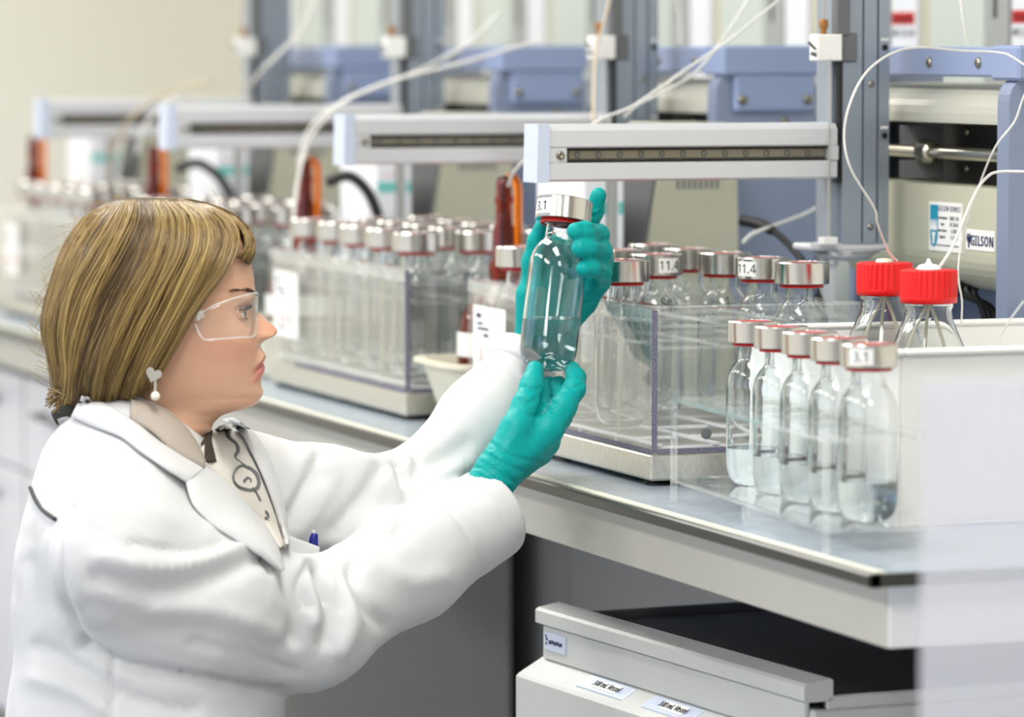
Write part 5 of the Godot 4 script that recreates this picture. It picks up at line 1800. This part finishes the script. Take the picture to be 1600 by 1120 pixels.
func gloves(w: Node3D) -> void:
	var gm := mat(Color(0.0, 0.6, 0.59), 0.45)
	gm.metallic_specular = 0.3
	gm.subsurf_scatter_enabled = true
	gm.subsurf_scatter_strength = 0.05
	gm.normal_enabled = true
	gm.normal_texture = noise_tex(0.03, 0, 1, 14, 256, 1.0, true, 6.0)
	gm.normal_scale = 0.35
	gm.uv1_triplanar = true
	gm.uv1_scale = Vector3(9, 9, 9)
	# hand under the vessel
	var f := Field.new()
	f.k = 0.012
	f.bone(L(735, 800, 5.19), L(772, 748, 5.205), 0.031, 0.027)
	f.bone(L(757, 770, 5.2), L(780, 735, 5.21), 0.029, 0.027)
	f.bone(L(780, 735, 5.21), L(855, 672, 5.245), 0.026, 0.02)
	f.bone(L(780, 735, 5.215), L(850, 690, 5.265), 0.026, 0.02)
	f.bone(L(780, 738, 5.22), L(842, 704, 5.285), 0.025, 0.0185)
	f.bone(L(780, 740, 5.225), L(830, 712, 5.3), 0.024, 0.017)
	f.bone(L(775, 735, 5.205), L(806, 672, 5.225), 0.025, 0.0205)
	f.bone(L(806, 672, 5.225), L(820, 634, 5.245), 0.0205, 0.0165)
	for c in [
		[[820, 634, 5.245, 0.0165], [831, 602, 5.262, 0.0145], [836, 577, 5.276, 0.0112]],
		[[858, 668, 5.245, 0.0185], [880, 636, 5.262, 0.0162], [897, 608, 5.285, 0.0138], [900, 590, 5.305, 0.012], [893, 576, 5.325, 0.0105]],
		[[850, 690, 5.268, 0.018], [876, 650, 5.3, 0.0145], [882, 622, 5.325, 0.0125], [873, 600, 5.345, 0.011]],
		[[842, 704, 5.288, 0.017], [858, 662, 5.335, 0.0135], [862, 628, 5.36, 0.012], [858, 600, 5.372, 0.0105]],
		[[830, 712, 5.305, 0.0155], [836, 670, 5.35, 0.0125], [842, 640, 5.372, 0.0108], [845, 612, 5.382, 0.0095]]]:
		for k in c.size() - 1: f.bone(L(c[k][0], c[k][1], c[k][2]), L(c[k + 1][0], c[k + 1][1], c[k + 1][2]), c[k][3], c[k + 1][3])
	f.k = 0.007
	var mb := f.nets(L(690, 840, 5.25) - Vector3(0, 0, 0.19), L(945, 545, 5.2) + Vector3(0, 0, 0.09), 0.003)
	crease(mb, [[[740, 700], [800, 730], [830, 740]], [[752, 722], [795, 748], [815, 752]], [[765, 690], [800, 712], [845, 722]], [[748, 742], [775, 757], [800, 765]], [[768, 712], [790, 733], [806, 758]], [[826, 648], [838, 650], [852, 640]], [[846, 632], [862, 640], [880, 652]], [[852, 625], [868, 632], [886, 645]], [[880, 600], [895, 606], [908, 602]], [[818, 604], [832, 610], [842, 606]], [[812, 625], [826, 630], [836, 624]], [[740, 730], [760, 735], [790, 772]]], 3.2, -0.0013)
	var o := put(w, "glove", mb, gm)
	o.set_meta("label", "teal rubber glove under the vessel")
	# hand behind the vessel, fingers closing round its right side
	f = Field.new()
	f.k = 0.012
	f.bone(L(796, 590, 5.40), L(832, 540, 5.43), 0.029, 0.026)
	f.bone(L(832, 540, 5.43), L(885, 405, 5.425), 0.025, 0.019)
	f.bone(L(832, 540, 5.43), L(902, 425, 5.425), 0.025, 0.019)
	f.bone(L(835, 540, 5.43), L(912, 448, 5.42), 0.025, 0.018)
	f.bone(L(840, 540, 5.43), L(912, 472, 5.415), 0.025, 0.018)
	f.bone(L(832, 530, 5.425), L(828, 460, 5.415), 0.023, 0.019)
	f.bone(L(850, 500, 5.432), L(868, 400, 5.43), 0.03, 0.026)
	f.bone(L(845, 470, 5.432), L(850, 390, 5.43), 0.026, 0.022)
	f.bone(L(872, 470, 5.432), L(885, 410, 5.43), 0.028, 0.024)
	for c in [
		[[834, 460, 5.42, 0.018], [833, 410, 5.41, 0.0145], [840, 376, 5.4, 0.0125], [848, 354, 5.392, 0.011]],
		[[890, 408, 5.425, 0.017], [914, 365, 5.42, 0.0135], [928, 330, 5.41, 0.012], [935, 305, 5.4, 0.0105]],
		[[902, 425, 5.425, 0.0165], [934, 382, 5.4, 0.0138], [936, 366, 5.35, 0.0126], [914, 361, 5.305, 0.0122], [899, 361, 5.296, 0.0112]],
		[[910, 448, 5.42, 0.016], [942, 408, 5.395, 0.0135], [941, 393, 5.35, 0.0128], [920, 387, 5.305, 0.0124], [906, 388, 5.296, 0.0114]],
		[[914, 470, 5.415, 0.0155], [938, 440, 5.395, 0.013], [941, 424, 5.355, 0.0122], [924, 418, 5.312, 0.0114], [912, 420, 5.302, 0.0104]]]:
		for k in c.size() - 1: f.bone(L(c[k][0], c[k][1], c[k][2]), L(c[k + 1][0], c[k + 1][1], c[k + 1][2]), c[k][3], c[k + 1][3])
	f.k = 0.006
	mb = f.nets(L(760, 630, 5.4) - Vector3(0, 0, 0.09), L(975, 275, 5.35) + Vector3(0, 0, 0.13), 0.003)
	crease(mb, [[[922, 372], [934, 378], [948, 372]], [[925, 398], [936, 404], [950, 398]], [[922, 430], [936, 434], [948, 430]], [[905, 455], [925, 462], [940, 452]], [[902, 470], [920, 474], [932, 465]], [[918, 335], [928, 338], [938, 333]], [[910, 354], [922, 357], [934, 352]]], 3.0, -0.0013)
	o = put(w, "glove", mb, gm)
	o.set_meta("label", "teal rubber glove round the vessel")

func crease(mb: MB, lines: Array, width: float, depth: float) -> void:
	var nrm: PackedVector3Array = mb.mesh().surface_get_arrays(0)[Mesh.ARRAY_NORMAL]
	var segs := []
	for l in lines:
		var pts := []
		for k in 9: pts.append(along(l, k / 8.0))
		var bb := Rect2(pts[0], Vector2.ZERO)
		for p in pts: bb = bb.expand(p)
		segs.append([pts, bb.grow(width * 2.6)])
	var eyel := INV * EYE
	for k in mb.v.size():
		var p := mb.v[k]
		if nrm[k].dot((eyel - p).normalized()) < 0.05: continue
		var q := pixel(p)
		var off := 0.0
		for s in segs:
			if not s[1].has_point(q): continue
			var best := 1e9
			for m in 8: best = minf(best, Geometry2D.get_closest_point_to_segment(q, s[0][m], s[0][m + 1]).distance_squared_to(q))
			off += depth * exp(-best / (width * width)) - depth * 0.45 * exp(-pow(sqrt(best) - width * 1.7, 2.0) / (width * width))
		mb.v[k] = p + nrm[k] * off

func legs(w: Node3D) -> void:
	var f := Field.new()
	f.k = 0.04
	f.bone(Vector3(0.0, 0.5, -0.07), Vector3(0.0, 0.5, 0.07), 0.1, 0.1)
	for s in [-0.1, 0.1]:
		f.bone(Vector3(0.0, 0.49, s * 0.8), Vector3(0.4, 0.5, s), 0.08, 0.062)
		f.bone(Vector3(0.4, 0.5, s), Vector3(0.36, 0.1, s), 0.06, 0.045)
	put(w, "trousers", f.nets(Vector3(-0.16, 0.03, -0.26), Vector3(0.52, 0.76, 0.26), 0.016), mat(Color(0.2, 0.22, 0.27), 0.9))
	for s in [-0.1, 0.1]:
		f = Field.new()
		f.k = 0.02
		f.bone(Vector3(0.35, 0.07, s), Vector3(0.42, 0.045, s), 0.042, 0.04)
		f.bone(Vector3(0.42, 0.045, s), Vector3(0.54, 0.035, s), 0.04, 0.033)
		put(w, "shoe", f.nets(Vector3(0.26, -0.02, s - 0.07), Vector3(0.62, 0.14, s + 0.07), 0.01), mat(Color(0.9, 0.9, 0.88), 0.6))
	var st := thing("lab_stool", BODY.origin, "round black laboratory stool under the seated person", "stool")
	var mb := MB.new()
	mb.lathe([Vector2(0, 0.345), Vector2(0.15, 0.345), Vector2(0.175, 0.355), Vector2(0.18, 0.368), Vector2(0.17, 0.385), Vector2(0.1, 0.391), Vector2(0, 0.39)], 32)
	put(st, "seat", mb, M.black)
	mb = MB.new()
	mb.lathe([Vector2(0, 0.06), Vector2(0.03, 0.06), Vector2(0.028, 0.25), Vector2(0.018, 0.26), Vector2(0.018, 0.345), Vector2(0, 0.345)], 20)
	put(st, "post", mb, M.steel)
	for k in 5:
		var a := TAU * k / 5 + 0.3
		mb = MB.new()
		mb.tube([Vector3(0, 0.08, 0), Vector3(cos(a) * 0.14, 0.07, sin(a) * 0.14), Vector3(cos(a) * 0.26, 0.03, sin(a) * 0.26), Vector3(cos(a) * 0.26, 0.0, sin(a) * 0.26)], [0.02, 0.018, 0.014, 0.014], 10)
		put(st, "leg", mb, M.dark_grey)

func glasses() -> void:
	var t := thing("safety_glasses", BODY.origin, "clear wraparound safety glasses on the person's face", "safety glasses", "", BODY.basis.get_euler().y)
	var path := [[401.5, 0.0, 459, 484], [402, 0.012, 458, 499], [401, 0.024, 457, 515], [398, 0.038, 457.5, 524], [391, 0.051, 459, 526.5], [378, 0.062, 462.5, 527], [360, 0.07, 468, 528], [340, 0.0755, 475, 529.5], [322, 0.0785, 484, 531], [313, 0.0795, 489, 524], [305, 0.08, 493, 506]]
	var lens := []
	for s in [1.0, -1.0]:
		var g := []
		for k in path.size():
			var q: Array = path[k]
			var row := []
			for r in 9: row.append(L(q[0], lerpf(q[2], q[3], r / 8.0), HZ - s * q[1]))
			g.append(row)
		lens.append(g)
	var full := []
	for k in range(path.size() - 1, 0, -1): full.append(lens[1][k])
	for k in path.size(): full.append(lens[0][k])
	var mb := MB.new()
	mb.sheet(full, 0.002)
	put(t, "lens_shield", mb, pane(Color(0.97, 0.98, 0.98), 0.01, 0.0))
	var edge := pane(Color(0.96, 0.97, 0.97), 0.3, 0.05)
	for r in [0, 8]:
		mb = MB.new()
		var pts := []
		for row in full: pts.append(row[r])
		mb.tube(smooth(pts, 4), 0.0012, 8)
		put(t, "rim", mb, edge)
	for s in [1.0, -1.0]:
		mb = MB.new()
		mb.tube(smooth([L(318, 489, HZ - s * 0.0795), L(300, 495, HZ - s * 0.081), L(283, 500, HZ - s * 0.0825), L(262, 506, HZ - s * 0.0825), L(240, 512, HZ - s * 0.08)], 4), 0.0052, 10, 0.3, true, Vector3(0, 0, 1))
		var arm := put(t, "temple", mb, edge)
		mb = MB.new()
		mb.box(L(310, 493, HZ - s * 0.0808), Vector3(0.005, 0.012, 0.004), 0.001)
		put(t, "hinge", mb, edge)

func earring(w: Node3D) -> void:
	var c := L(240, 585, HZ - 0.09)
	var mb := MB.new()
	var heart := PackedVector2Array()
	for k in 28:
		var a := TAU * k / 28
		heart.append(Vector2(0.0098 * pow(sin(a), 3.0), 0.00062 * (13.0 * cos(a) - 5.0 * cos(2 * a) - 2.0 * cos(3 * a) - cos(4 * a))))
	mb.prism(heart, 0.002, Transform3D(Basis(Vector3(0, 0, 1), -0.35), c))
	var silver := mat(Color(0.86, 0.84, 0.8), 0.25, 0.8)
	var e := put(w, "earring", mb, silver)
	e.set_meta("label", "silver heart earring with a pearl drop")
	mb = MB.new()
	mb.box(c + Vector3(0.002, -0.013, 0.001), Vector3(0.003, 0.014, 0.002), 0.0005)
	put(e, "bar", mb, silver)
	mb = MB.new()
	mb.lathe(ball(0.0056, 0.0, PI), 20, Transform3D(Basis(), c + Vector3(0.002, -0.0255, 0.001)))
	put(e, "pearl", mb, mat(Color(0.93, 0.9, 0.85), 0.2))
